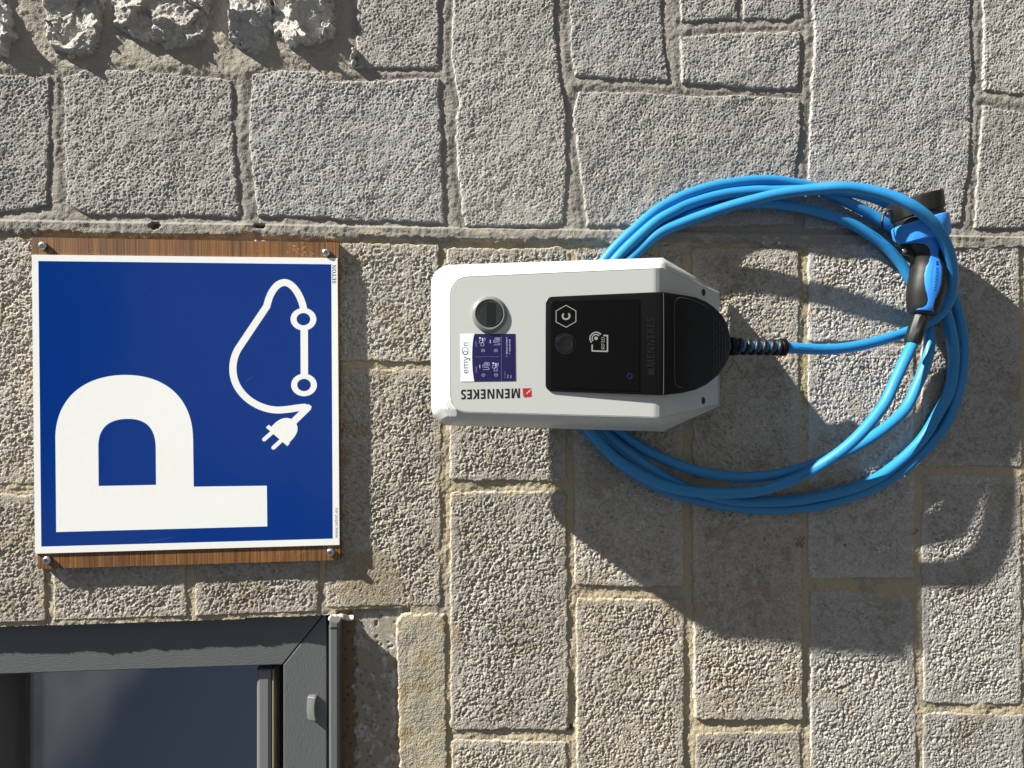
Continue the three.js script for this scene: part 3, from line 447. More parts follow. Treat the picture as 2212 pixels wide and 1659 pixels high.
  for (let k = 0; k < xs.length; k++) { const a = iT(k), b = iT(k + 1), c = iB(k), d = iB(k + 1); idx.push(a, c, d, a, d, b); }
  const plate = geom(pos, idx);
  const outward = (q, ang) => { // make every face look outwards
    const g = q.toNonIndexed(), p = g.attributes.position, ctr = at(1250, 745, 0.06), a = V3(), b = V3(), c = V3();
    for (let i = 0; i < p.count; i += 3) { a.fromBufferAttribute(p, i); b.fromBufferAttribute(p, i + 1); c.fromBufferAttribute(p, i + 2); const n = b.clone().sub(a).cross(c.clone().sub(a)), m = a.clone().add(b).add(c).divideScalar(3).sub(ctr); if (n.dot(m) < 0) { p.setXYZ(i + 1, c.x, c.y, c.z); p.setXYZ(i + 2, b.x, b.y, b.z); } }
    const uv = g.attributes.uv; for (let i = 0; i < uv.count; i++) uv.setXY(i, p.getX(i) * 8, p.getY(i) * 8);
    g.computeVertexNormals(); return toCreasedNormals(g, ang);
  };
  part('cover', mergeGeometries([outward(shell, 0.6), outward(plate, 0.3)]), white, charger);
  // narrower back housing against the wall, the cable hangs round it
  const hb = [[1310, 625], [1480, 630], [1490, 650], [1490, 850], [1480, 866], [1310, 872], [1298, 860], [1298, 640]], hs = hb.map(([x, y]) => at(x, y, 0.03));
  part('back_housing', loftRings([hs.map((v) => V3(v.x, v.y, -0.004)), hs.map((v) => V3(v.x, v.y, 0.062))]), phy({ color: rgb(0.5, 0.52, 0.51), roughness: 0.5, side: THREE.DoubleSide }), charger);
}
// a slab that lies on the charger's front: outline in picture points, thickness above the front, rounded edge
function inlay(outline, lift, zfn = zFront, edge = 1.6, dip = 0.004) {
  const cx = outline.reduce((s, p) => s + p[0], 0) / outline.length, cy = outline.reduce((s, p) => s + p[1], 0) / outline.length;
  const shrink = (e) => outline.map(([x, y], i) => { const p = outline[(i + outline.length - 1) % outline.length], q = outline[(i + 1) % outline.length], tx = q[0] - p[0], ty = q[1] - p[1], l = Math.hypot(tx, ty) || 1; let nx = ty / l, ny = -tx / l; if (nx * (cx - x) + ny * (cy - y) < 0) { nx = -nx; ny = -ny; } return [x + nx * e, y + ny * e]; });
  const lay = (r, d) => r.map(([x, y]) => at(x, y, zfn(x) + d));
  return [lay(outline, -dip), lay(outline, lift - 0.0009), lay(shrink(edge * 0.35), lift - 0.0003), lay(shrink(edge), lift), shrink(edge)];
}
{
  // black fascia: display frame on the flat, then the rounded foot that carries the cable
  const zB = (x) => x < 1431 ? zFront(Math.min(x, 1405)) + 0.0035 * clamp((x - 1178) / 250) : zFront(1405) + 0.0035 - 0.058 * Math.pow(clamp((x - 1431) / 147), 1.15);
  const o = ring([[1178.5, 641.5, 14], [1300, 636, 0], [1405, 631.5, 0], [1425, 631, 0], [1432, 631, 0], [1437, 631.5, 0], [1474, 637, 0], [1502, 642, 0], [1526, 652, 0], [1543, 664, 0], [1560, 681, 0], [1571, 700, 0], [1577.5, 727, 0], [1578.5, 742, 0], [1577.5, 756, 0], [1574, 775, 0], [1565, 791, 0], [1552, 810, 0], [1526, 831, 0], [1502, 842, 0], [1474, 849, 0], [1437, 853, 0], [1432, 853.5, 0], [1425, 853.5, 0], [1405, 853, 0], [1300, 849.5, 0], [1178.5, 845, 14]]);
  const L = inlay(o, 0.0022, zB, 3.2, 0), inner = L[4], pos = [], idx = [];
  const back = o.map(([x, y]) => at(x, y, x < 1500 ? zFront(x) - 0.004 : 0.03)), n = o.length, rings = [back, L[1], L[2], L[3]];
  rings.forEach((r) => r.forEach((p) => pos.push(p.x, p.y, p.z))); for (let k = 0; k < 3; k++) for (let i = 0; i < n; i++) { const j = (i + 1) % n, a = k * n + i, b = k * n + j; idx.push(a, b + n, a + n, a, b, b + n); }
  const base = 3 * n, top = (k) => base + 9 + k, bot = (k) => base + n - 10 - k, lft = [...Array(9).keys(), ...[...Array(9).keys()].map((k) => n - 9 + k)].map((i) => base + i);
  THREE.ShapeUtils.triangulateShape([...lft.slice(0, 9), top(0), bot(0), ...lft.slice(9)].map((i) => V2(pos[i * 3], pos[i * 3 + 1])), []).forEach((t) => { const l = [...lft.slice(0, 9), top(0), bot(0), ...lft.slice(9)]; idx.push(...t.map((i) => l[i])); });
  for (let k = 0; top(k) < bot(k) - 1; k++) { const a = top(k), b = top(k + 1), c = bot(k), d = bot(k + 1); if (b >= d) { idx.push(a, c, b); break; } idx.push(a, c, d, a, d, b); }
  const g = geom(pos, idx).toNonIndexed(), p = g.attributes.position, ctr = at(1370, 742, 0.09), a = V3(), b = V3(), c = V3();
  for (let i = 0; i < p.count; i += 3) { a.fromBufferAttribute(p, i); b.fromBufferAttribute(p, i + 1); c.fromBufferAttribute(p, i + 2); const m = a.clone().add(b).add(c).divideScalar(3).sub(ctr); if (b.clone().sub(a).cross(c.clone().sub(a)).dot(m) < 0) { p.setXYZ(i + 1, c.x, c.y, c.z); p.setXYZ(i + 2, b.x, b.y, b.z); } }
  g.computeVertexNormals(); const fascia = part('fascia', toCreasedNormals(g, 0.5), black, charger);
  const zT = (x) => zB(x) + 0.0022;
  // seam, hood outline and louvres of the foot: fine raised ribs
  const rib = (pts, r, name, m = black) => part(name, new THREE.TubeGeometry(new THREE.CatmullRomCurve3(pts.map(([x, y]) => at(x, y, zT(x) + r * 0.2))), 40, r, 6), m, fascia);
  const ribMat = phy({ color: rgb(0.07, 0.07, 0.07), roughness: 0.3 });
  rib([[1433.5, 633], [1434, 740], [1433.5, 852]], 0.0006, 'seam', ribMat);
  rib([[1530, 664], [1500, 650], [1472, 643], [1462, 645], [1457.5, 655], [1457, 745], [1457.5, 824], [1462, 834], [1475, 838]], 0.0006, 'hood_edge', ribMat);
  [[1541.6, 680, 807], [1547.8, 686, 800], [1554.2, 694, 793], [1560.3, 706, 782], [1566.4, 722, 764]].forEach(([x, y0, y1], k) => { let y = y0; const step0 = 26; while (y < y1 - 3) { const e = Math.min(y1, y + (k & 1 && y === y0 ? 15 : step0) - 4); rib([[x, y], [x, (y + e) / 2], [x, e]], 0.00045, 'louvre', ribMat); y = e + 4; } });
  // display glass
  const d = ring([[1190, 650, 6], [1381.5, 645.5, 4], [1381.5, 845, 4], [1190, 837.5, 6]], 6), Ld = inlay(d, 0.0032, (x) => zB(x), 1.2, 0.002), dg = loftRings([Ld[0], Ld[1], Ld[2], Ld[3]]);
  { const pd = dg.attributes.position; const hd = homography([[1190, 650], [1381.5, 645.5], [1381.5, 845], [1190, 837.5]].map(([x, y]) => { const v = at(x, y, zT(x)); return [v.x, v.y]; }), [[0, 1], [1, 1], [1, 0], [0, 0]]); const uv = dg.attributes.uv; for (let i = 0; i < uv.count; i++) uv.setXY(i, ...hd(pd.getX(i), pd.getY(i))); }
  const DW = 1024, HD = homography([[1190, 650], [1381.5, 645.5], [1381.5, 845], [1190, 837.5]], [[0, 0], [DW, 0], [DW, DW], [0, DW]]), r = (zx, zy) => HD(1169.2 + zx * 0.15236, 616.2 + zy * 0.15236);
  const dm = canvasTex(DW, DW, (g2) => {
    g2.fillStyle = '#040405'; g2.fillRect(0, 0, DW, DW); g2.strokeStyle = g2.fillStyle = '#9a9a9c'; const sc = (r(1000, 700)[0] - r(900, 700)[0]) / 100; g2.lineWidth = 12 * sc;
    g2.beginPath(); [[340, 286], [474, 366], [474, 522], [340, 600], [206, 522], [206, 366]].forEach((v, i) => g2[i ? 'lineTo' : 'moveTo'](...r(...v))); g2.closePath(); g2.stroke();
    g2.lineWidth = 25 * sc; g2.beginPath(); { const [a, b] = r(340, 440); g2.ellipse(a, b, 51 * sc, 46 * sc, 0, -0.9, Math.PI + 0.9); } g2.stroke();
    g2.lineWidth = 20 * sc; g2.lineJoin = 'round'; g2.beginPath(); [[700, 858], [700, 950], [918, 950], [918, 732], [860, 732]].forEach((v, i) => g2[i ? 'lineTo' : 'moveTo'](...r(...v))); g2.stroke();
    const [ra, rb] = r(755, 770); g2.beginPath(); g2.arc(ra, rb, 26 * sc, 0, 7); g2.fill(); for (const rr of [56, 88]) { g2.beginPath(); g2.lineWidth = (rr > 60 ? 18 : 16) * sc; g2.arc(ra, rb, rr * sc, Math.PI - 0.75, 2 * Math.PI - 0.65); g2.stroke(); }
    g2.save(); g2.translate(...r(855, 838)); g2.rotate(-Math.PI / 2); g2.font = `${66 * sc}px sans-serif`; g2.textAlign = 'center'; g2.textBaseline = 'middle'; g2.scale(182 * sc / g2.measureText('RFID').width, 1); g2.fillText('RFID', 0, 0); g2.restore();
    g2.fillStyle = 'rgba(120,120,125,.5)'; const rr = rng(5); for (let i = 0; i < 42; i++) g2.fillRect(rr() * DW, rr() * DW, 1 + rr() * 2.4, 1 + rr() * 2);
  });
  const disp = part('display', dg, phy({ map: dm, roughness: 0.05, specularIntensity: 0.7 }), charger);
  { const [b, z] = [at(1221.2, 742.5, zT(1221) + 0.0012), zT(1221) + 0.0012]; const lg = new THREE.LatheGeometry([V2(0.0001, 0.0002), V2(0.0085, 0.0004), V2(0.0092, 0.0012), V2(0.0098, 0.0014), V2(0.0106, 0.0004), V2(0.0124, 0.0003), V2(0.0131, 0.0009), V2(0.0136, 0.0003), V2(0.0138, -0.001)], 40); lg.rotateX(Math.PI / 2); lg.translate(b.x, b.y, z); part('push_button', lg, gloss, charger); }
  { const p2 = r(1254, 1288), c = at(1169.2 + 1254 * 0.15236, 616.2 + 1288 * 0.15236, zT(1360) + 0.00125), s = 0.0033, gs = [new THREE.TorusGeometry(s, 0.00042, 6, 24, 5.0)]; gs[0].rotateZ(Math.PI - 5.0 / 2 + Math.PI); gs[0].rotateZ(Math.PI * 0); const bar = new THREE.CylinderGeometry(0.0004, 0.0004, 0.0034, 8); bar.rotateZ(Math.PI / 2); bar.translate(-0.0026, 0, 0); gs.push(bar); const pg = mergeGeometries(gs.map((q) => q.toNonIndexed())); pg.translate(c.x, c.y, c.z); part('power_mark', pg, std({ color: rgb(0.01, 0.01, 0.05), emissive: rgb(0.02, 0.03, 0.5), emissiveIntensity: 0.06 }), disp); }
  // embossed maker's name up the fascia
  const font = await new FontLoader().loadAsync('fonts/droid/droid_sans_bold.typeface.json');
  const tg = new TextGeometry('MENNEKES', { font, size: 0.0098, depth: 0.0007, curveSegments: 3, bevelEnabled: false }); tg.computeBoundingBox(); const bw = tg.boundingBox.max.x; tg.scale(0.0625 / bw, 1, 1); tg.rotateZ(Math.PI / 2);
  const tp = at(1414.5, 794, zT(1410) - 0.0001); tg.translate(tp.x, tp.y, zT(1400) - 0.0002); part('embossed_name', tg, phy({ color: rgb(0.012, 0.012, 0.013), roughness: 0.28 }), fascia);
  const lgo = new THREE.BoxGeometry(0.0085, 0.0085, 0.0012); const lp = at(1406.5, 803.5, zT(1400)); lgo.translate(lp.x, lp.y, lp.z + 0.0001); part('embossed_logo', lgo, gloss, fascia);

  // inspection window: grey hinged bezel, smoked lens with a bar
  const k = at(1057.5, 678.5, zFront(1057)), bz = new THREE.LatheGeometry([V2(0.0172, 0.0035), V2(0.0182, 0.0042), V2(0.0192, 0.0036), V2(0.0212, 0.0026), V2(0.0226, 0.0012), V2(0.0228, -0.001)], 56); bz.rotateX(Math.PI / 2);
  { const pb = bz.attributes.position; for (let i = 0; i < pb.count; i++) { const x = pb.getX(i), y = pb.getY(i), an = Math.atan2(y, x), kk = 1 + 0.075 * Math.pow(Math.max(0, -Math.sin(an)), 6); pb.setXYZ(i, x * (Math.hypot(x, y) > 0.018 ? 1 : 1), y * (Math.hypot(x, y) > 0.018 ? kk : 1), pb.getZ(i)); } bz.computeVertexNormals(); bz.translate(k.x, k.y, k.z); }
  const bez = part('inspection_window', bz, phy({ color: rgb(0.2, 0.22, 0.21), roughness: 0.3, side: THREE.DoubleSide }), charger);
  const lens = new THREE.LatheGeometry([V2(0.0001, 0.0032), V2(0.0142, 0.0032), V2(0.0150, 0.0036), V2(0.0173, 0.0036), V2(0.0174, -0.001)], 48); lens.rotateX(Math.PI / 2); lens.translate(k.x, k.y, k.z); part('lens', lens, phy({ color: rgb(0.028, 0.034, 0.033), roughness: 0.12, clearcoat: 0.6 }), bez);
  const bar = new THREE.BoxGeometry(0.0098, 0.0268, 0.0008); bar.translate(k.x + 0.001, k.y, k.z + 0.0034); part('lens_bar', bar, phy({ color: rgb(0.014, 0.017, 0.017), roughness: 0.15 }), bez);

  // sticker with the operator's instructions (its square code is left out)
  const sc = [[994.3, 721.4], [1112.8, 721], [1114, 822.7], [995.8, 824.4]], SW = 1024, SH = 1024, HS = homography(sc, [[0, 0], [SW, 0], [SW, SH], [0, SH]]), s = (zx, zy) => HS(979.6 + zx * 0.10475, 703.1 + zy * 0.10475);
  const st = canvasTex(SW, SH, (g2) => {
    g2.fillStyle = '#f4f6fb'; g2.fillRect(0, 0, SW, SH); g2.fillStyle = '#1d1750'; g2.beginPath(); g2.moveTo(...s(435, 170)); g2.quadraticCurveTo(...s(385, 300), ...s(385, 640)); g2.quadraticCurveTo(...s(385, 980), ...s(432, 1160)); g2.lineTo(...s(1300, 1160)); g2.lineTo(...s(1300, 160)); g2.closePath(); g2.fill();
    const txt = (t, x, y, len, px, col, fw = '') => { g2.save(); g2.translate(...s(x, y)); g2.rotate(-Math.PI / 2); g2.font = `${fw} ${px}px sans-serif`; g2.fillStyle = col; g2.textAlign = 'center'; g2.textBaseline = 'middle'; const L = Math.abs(s(500, 600)[1] - s(500, 600 + len)[1]); g2.scale(L / g2.measureText(t).width, 1); g2.fillText(t, 0, 0); g2.restore(); };
    g2.fillStyle = '#1d2050'; txt('emy', 248, 820, 360, 150, '#20225a'); txt('n', 248, 385, 90, 150, '#20225a'); txt('switch to mobility', 338, 480, 265, 24, '#303060'); txt('*', 205, 328, 18, 40, '#20225a');
    g2.lineWidth = 14; g2.strokeStyle = '#3aa0b8'; { const [a, b] = s(246, 545), w = 50, hh = 78; g2.beginPath(); g2.roundRect(a - w, b - hh - 25, w * 2, hh * 2, 50); g2.stroke(); g2.strokeStyle = '#20225a'; g2.lineWidth = 13; g2.beginPath(); g2.arc(a, b + 24, 40, 0, 7); g2.stroke(); g2.lineWidth = 6; g2.beginPath(); const [c, e] = s(340, 690); g2.moveTo(c - 10, e + 46); g2.lineTo(c - 8, e); g2.lineTo(c + 14, e - 14); g2.moveTo(c + 4, e + 14); g2.arc(c + 4, e - 2, 14, 1.5, 5); g2.stroke(); }
    const pale = '#cfd0ea'; txt('STOP', 465, 380, 115, 44, '#8d8cc0'); txt('START', 470, 905, 140, 44, '#8d8cc0'); txt('SUPPORT', 1062, 1012, 150, 30, '#7d7cb0'); txt('Price', 1122, 1048, 80, 30, pale); txt('App', 1180, 1055, 66, 30, pale); txt('or', 1100, 636, 34, 26, pale); txt('emyon.eu/support', 1098, 400, 330, 30, pale, 'bold'); txt('+32 87 60 10 08', 1160, 415, 270, 30, pale, 'bold');
    g2.strokeStyle = '#8d8cc0'; g2.lineWidth = 4; for (const [a, b] of [[[985, 170], [990, 1160]], [[440, 648], [935, 640]]]) { g2.beginPath(); g2.moveTo(...s(...a)); g2.lineTo(...s(...b)); g2.stroke(); }
    g2.strokeStyle = g2.fillStyle = pale; g2.lineWidth = 5;
    for (const [n, x, y] of [['3', 610, 516], ['4', 872, 516], ['1', 617, 1024], ['2', 878, 1020]]) { const [a, b] = s(x, y); g2.beginPath(); g2.arc(a, b, 30, 0, 7); g2.stroke(); txt(n, x, y, 18, 28, pale, 'bold'); }
    const [gx, gy] = s(1098, 575); g2.beginPath(); g2.arc(gx, gy, 14, 0, 7); g2.stroke(); const [hx, hy] = s(1160, 575); g2.beginPath(); g2.arc(hx + 8, hy - 8, 20, 1.4, 3.6); g2.stroke();
    const plug = (x, y) => { const [a, b] = s(x, y); g2.lineWidth = 6; g2.beginPath(); g2.roundRect(a - 4, b - 92, 92, 80, 16); g2.stroke(); g2.beginPath(); for (let i = 0; i < 5; i++) { const q = i * 1.256; g2.moveTo(a + 50 + Math.cos(q) * 20, b - 55 + Math.sin(q) * 18); g2.arc(a + 44 + Math.cos(q) * 20, b - 55 + Math.sin(q) * 18, 6, 0, 7); } g2.stroke(); g2.beginPath(); g2.moveTo(a - 30, b + 62); g2.lineTo(a + 74, b + 62); g2.quadraticCurveTo(a + 98, b + 48, a + 78, b + 30); g2.lineTo(a + 46, b + 16); g2.quadraticCurveTo(a + 10, b + 26, a - 34, b + 4); g2.lineTo(a - 30, b - 34); g2.lineTo(a - 2, b - 44); g2.stroke(); };
    const card = (x, y) => { const [a, b] = s(x, y); g2.lineWidth = 6; g2.beginPath(); g2.arc(a - 36, b - 90, 20, 0, 7); g2.fill(); g2.beginPath(); g2.moveTo(a - 50, b + 14); g2.lineTo(a - 50, b - 42); g2.lineTo(a + 8, b - 46); g2.lineTo(a + 8, b + 12); g2.closePath(); g2.stroke(); g2.fillRect(a, b - 94, 24, 56); g2.beginPath(); g2.moveTo(a - 22, b + 78); g2.lineTo(a - 18, b + 30); g2.lineTo(a + 22, b - 30); g2.quadraticCurveTo(a + 40, b - 20, a + 32, b + 20); g2.lineTo(a + 36, b + 78); g2.closePath(); g2.stroke(); };
    plug(860, 340); plug(640, 850); card(588, 345); card(862, 865); txt('STOP', 648, 280, 58, 26, pale, 'bold'); txt('START', 918, 800, 66, 26, pale, 'bold');
    const arrow = (x, y0, y1) => { const [a, b] = s(x, y0), [, c] = s(x, y1), d2 = Math.sign(c - b); g2.lineWidth = 12; g2.beginPath(); g2.moveTo(a, b); g2.lineTo(a, c); g2.stroke(); g2.beginPath(); g2.moveTo(a - 14, c); g2.lineTo(a + 14, c); g2.lineTo(a, c + d2 * 22); g2.fill(); }; arrow(757, 295, 348); arrow(543, 880, 828);
  });
  const zs = (x) => zFront(x), sg = sheet(sc, 0, 0.0004, [zs(994), zs(1113), zs(1114), zs(996)]); { const p2 = sg.attributes.position; for (let i = 0; i < p2.count; i++) p2.setZ(i, p2.getZ(i)); }
  part('sticker', sg, phy({ map: st, roughness: 0.3, clearcoat: 0.25, clearcoatRoughness: 0.2 }), charger);
  // printed name and red mark, upside down as the box was photographed: thin ink film
  const shapes = font.generateShapes('MENNEKES', 1), ink = new THREE.ExtrudeGeometry(shapes, { depth: 0.00025, bevelEnabled: false, curveSegments: 6 }); ink.computeBoundingBox(); const ib = ink.boundingBox, n0 = at(1122.5, 838.6, zFront(1060)), n1 = at(995.8, 860.4, zFront(1060));
  ink.translate(-ib.min.x, -ib.min.y, 0); ink.scale((n0.x - n1.x) / (ib.max.x - ib.min.x), (n0.y - n1.y) / (ib.max.y - ib.min.y), 1); ink.rotateZ(Math.PI);
  const ia = Math.atan2(at(1122, 838.5, zFront(1122)).y - at(996, 841.5, zFront(996)).y, n0.x - n1.x); { const p2 = ink.attributes.position, w = n0.x - n1.x; for (let i = 0; i < p2.count; i++) { const x = p2.getX(i) + n0.x, px = 1122.5 + (x - n0.x) / w * 126.7; p2.setXYZ(i, x, p2.getY(i) + n0.y + (x - n0.x) * Math.tan(ia), zFront(px) + p2.getZ(i) - 0.00005); } }
  ink.computeVertexNormals(); part('printed_name', ink, std({ color: rgb(0.008, 0.008, 0.009), roughness: 0.5 }), charger);
  const sq = [[1128.9, 838.8], [1148, 838.2], [1148.7, 857], [1130, 857.3]], M2 = (u, v) => [lerp(lerp(sq[0][0], sq[1][0], u), lerp(sq[3][0], sq[2][0], u), v), lerp(lerp(sq[0][1], sq[1][1], u), lerp(sq[3][1], sq[2][1], u), v)];
  const tri2 = (p) => { const sh = new THREE.Shape(p.map(([u, v]) => { const q = at(...M2(u, v), zFront(1139)); return V2(q.x, q.y); })), e = new THREE.ExtrudeGeometry(sh, { depth: 0.0003, bevelEnabled: false }); e.translate(0, 0, zFront(1139)); return e; };
  part('red_mark', mergeGeometries([tri2([[0, 0], [0.96, 0], [0.66, 0.27], [0.56, 0.19], [0.47, 0.42], [0.36, 0.36], [0, 0.9]]), tri2([[1, 0.12], [1, 1], [0.06, 1], [0.4, 0.58], [0.5, 0.76], [0.6, 0.46], [0.7, 0.52]])]), std({ color: rgb(0.55, 0.02, 0.025), roughness: 0.45 }), charger);
  // cover screw holes on the sloping foot; flat black discs paint their shaded depth
  for (const [x, y] of [[1519.5, 631.5], [1519, 865.5]]) { const n = at(1530, y, zFront(1530)).sub(at(1508, y, zFront(1508))).normalize(), nn = V3(-n.z, 0, n.x), c = at(x, y, zFront(x)), g2 = new THREE.LatheGeometry([V2(0.0001, -0.004), V2(0.0038, -0.004), V2(0.0042, 0.0002), V2(0.0050, 0.0005), V2(0.0053, -0.001)], 24); g2.applyQuaternion(new THREE.Quaternion().setFromUnitVectors(V3(0, 1, 0), nn)); g2.translate(c.x + nn.x * 0.0001, c.y, c.z + nn.z * 0.0001); part('screw_hole', g2, phy({ color: rgb(0.02, 0.02, 0.02), roughness: 0.6, side: THREE.DoubleSide }), charger); const cap = new THREE.CircleGeometry(0.0044, 24); cap.applyQuaternion(new THREE.Quaternion().setFromUnitVectors(V3(0, 0, 1), nn)); cap.translate(c.x + nn.x * 0.00025, c.y, c.z + nn.z * 0.00025); part('screw', cap, std({ color: rgb(0.015, 0.015, 0.016), roughness: 0.7 }), charger); }
}

// ------------------------------------------------------------------ charging cable: one run, four turns round the charger's back, ending in the plug
const CR = 0.0078;
const run = [
  [1560, 748, 0.056], [1600, 748.5, 0.056], [1650, 749, 0.054], [1692, 750, 0.052], [1740, 753.5, 0.050], [1798, 754.5, 0.047], [1855, 747, 0.043], [1912, 732.5, 0.036], [1960, 717, 0.029], [2012, 692.5, 0.031], [2037.5, 670, 0.038], [2054, 635.5, 0.052], [2057.5, 598, 0.068], [2052, 555.5, 0.083], [2037.5, 515.5, 0.095], [2009, 475.5, 0.104], [1969, 444, 0.106], [1926, 424, 0.100], [1869, 409.8, 0.091], [1812, 404.6, 0.083], [1755, 409, 0.070], [1683, 419, 0.058], [1626, 432.6, 0.050], [1583, 444, 0.043], [1540, 458, 0.036], [1480, 480, 0.029], [1422, 506, 0.026], [1378, 545, 0.025],
  [1310, 620, 0.036], [1262, 700, 0.03], [1252, 780, 0.028], [1280, 870, 0.028],                                                                            // behind the box
  [1344, 936, 0.028], [1396, 972.6, 0.028], [1442, 994, 0.028], [1488, 1012, 0.028], [1549, 1026, 0.028], [1594, 1031, 0.028], [1657, 1028, 0.031], [1716, 1016, 0.036], [1775, 997, 0.042], [1834, 973, 0.047], [1885, 944, 0.049], [1932, 908, 0.045], [1958, 880, 0.041], [1980, 835, 0.036], [1996, 796, 0.033], [2005, 766, 0.028], [2008, 727, 0.023], [2002, 695, 0.015], [1986, 641, 0.014], [1963, 598, 0.014], [1944, 567, 0.0145], [1912, 532.6, 0.0145], [1869, 501, 0.0145], [1826, 477, 0.014], [1783, 462.6, 0.014], [1740, 451, 0.014], [1683, 441.5, 0.014], [1626, 440, 0.014], [1560, 447, 0.013], [1493, 464, 0.012], [1430, 492, 0.012], [1380, 526, 0.012],
  [1290, 620, 0.019], [1236, 700, 0.015], [1226, 780, 0.014], [1254, 870, 0.02],
  [1308, 935, 0.030], [1350, 972.6, 0.034], [1396, 1006, 0.032], [1457, 1042, 0.022], [1520, 1067, 0.020], [1594, 1082, 0.020], [1657, 1084, 0.020], [1716, 1081, 0.020], [1775, 1071, 0.021], [1834, 1057, 0.019], [1893, 1033, 0.016], [1932, 1006, 0.0145], [1968, 974, 0.014], [1996, 943, 0.014], [2026, 893, 0.014], [2050, 845, 0.015], [2060, 781, 0.018], [2057, 740, 0.028], [2050, 700, 0.022], [2036, 655, 0.016], [2010, 600, 0.012], [1978, 545, 0.013], [1940, 501, 0.017], [1912, 481, 0.02], [1883, 464, 0.018], [1855, 449, 0.0175], [1815, 429, 0.016], [1783, 416, 0.014], [1754, 404, 0.014], [1712, 395.5, 0.014], [1669, 390, 0.014], [1626, 391, 0.014], [1583, 395.5, 0.014], [1540, 403, 0.013], [1493, 417, 0.012], [1458, 432, 0.012], [1422, 452, 0.012], [1372, 494, 0.014], [1320, 545, 0.013],
  [1258, 630, 0.012], [1206, 720, 0.012], [1198, 790, 0.012], [1222, 870, 0.012],
  [1285, 948, 0.012], [1330, 994, 0.012], [1390, 1036, 0.012], [1450, 1064, 0.011], [1488, 1075, 0.011], [1549, 1088, 0.011], [1594, 1096, 0.011], [1657, 1100, 0.011], [1716, 1098, 0.011], [1775, 1090, 0.012], [1834, 1074, 0.012], [1893, 1051, 0.011], [1932, 1029, 0.011], [1971, 998, 0.011], [2011, 958, 0.0115], [2042, 918, 0.0115], [2062, 870, 0.0115], [2074, 825, 0.0115], [2080, 781, 0.0135], [2080, 741, 0.0145], [2077, 712, 0.017], [2069, 675, 0.013], [2056, 635, 0.012], [2034, 580, 0.012], [2000, 520, 0.013], [1950, 458, 0.014], [1900, 432, 0.018], [1850, 417, 0.022], [1800, 411, 0.026], [1740, 411, 0.028], [1672, 413, 0.026], [1636, 412.5, 0.024], [1565, 420, 0.02], [1493, 440, 0.02], [1458, 456, 0.024], [1422, 476, 0.025], [1375, 516, 0.026], [1335, 556, 0.028],
  [1276, 632, 0.030], [1224, 720, 0.029], [1216, 790, 0.029], [1234, 868, 0.034],
  [1276, 932, 0.042], [1320, 982, 0.045], [1366, 1015, 0.045], [1427, 1046, 0.043], [1488, 1061, 0.042], [1549, 1065, 0.042], [1594, 1064.5, 0.042], [1642, 1059, 0.042], [1697, 1042, 0.048], [1736, 1026, 0.057], [1771, 1006, 0.064], [1814, 977, 0.072], [1854, 942, 0.076], [1893, 896.5, 0.075], [1914, 866, 0.073], [1934, 822, 0.069], [1956, 775, 0.063], [1968, 750, 0.058], [1974, 735, 0.055], [1979, 715, 0.056],
];
const cablePts = run.map(([x, y, z]) => at(x, y, z)), curve = new THREE.CatmullRomCurve3(cablePts, false, 'centripetal');
const cable = thing('charging_cable', 'bright blue charging cable coiled in four loose turns round the white charger', 'cable', at(2080, 760, 0));
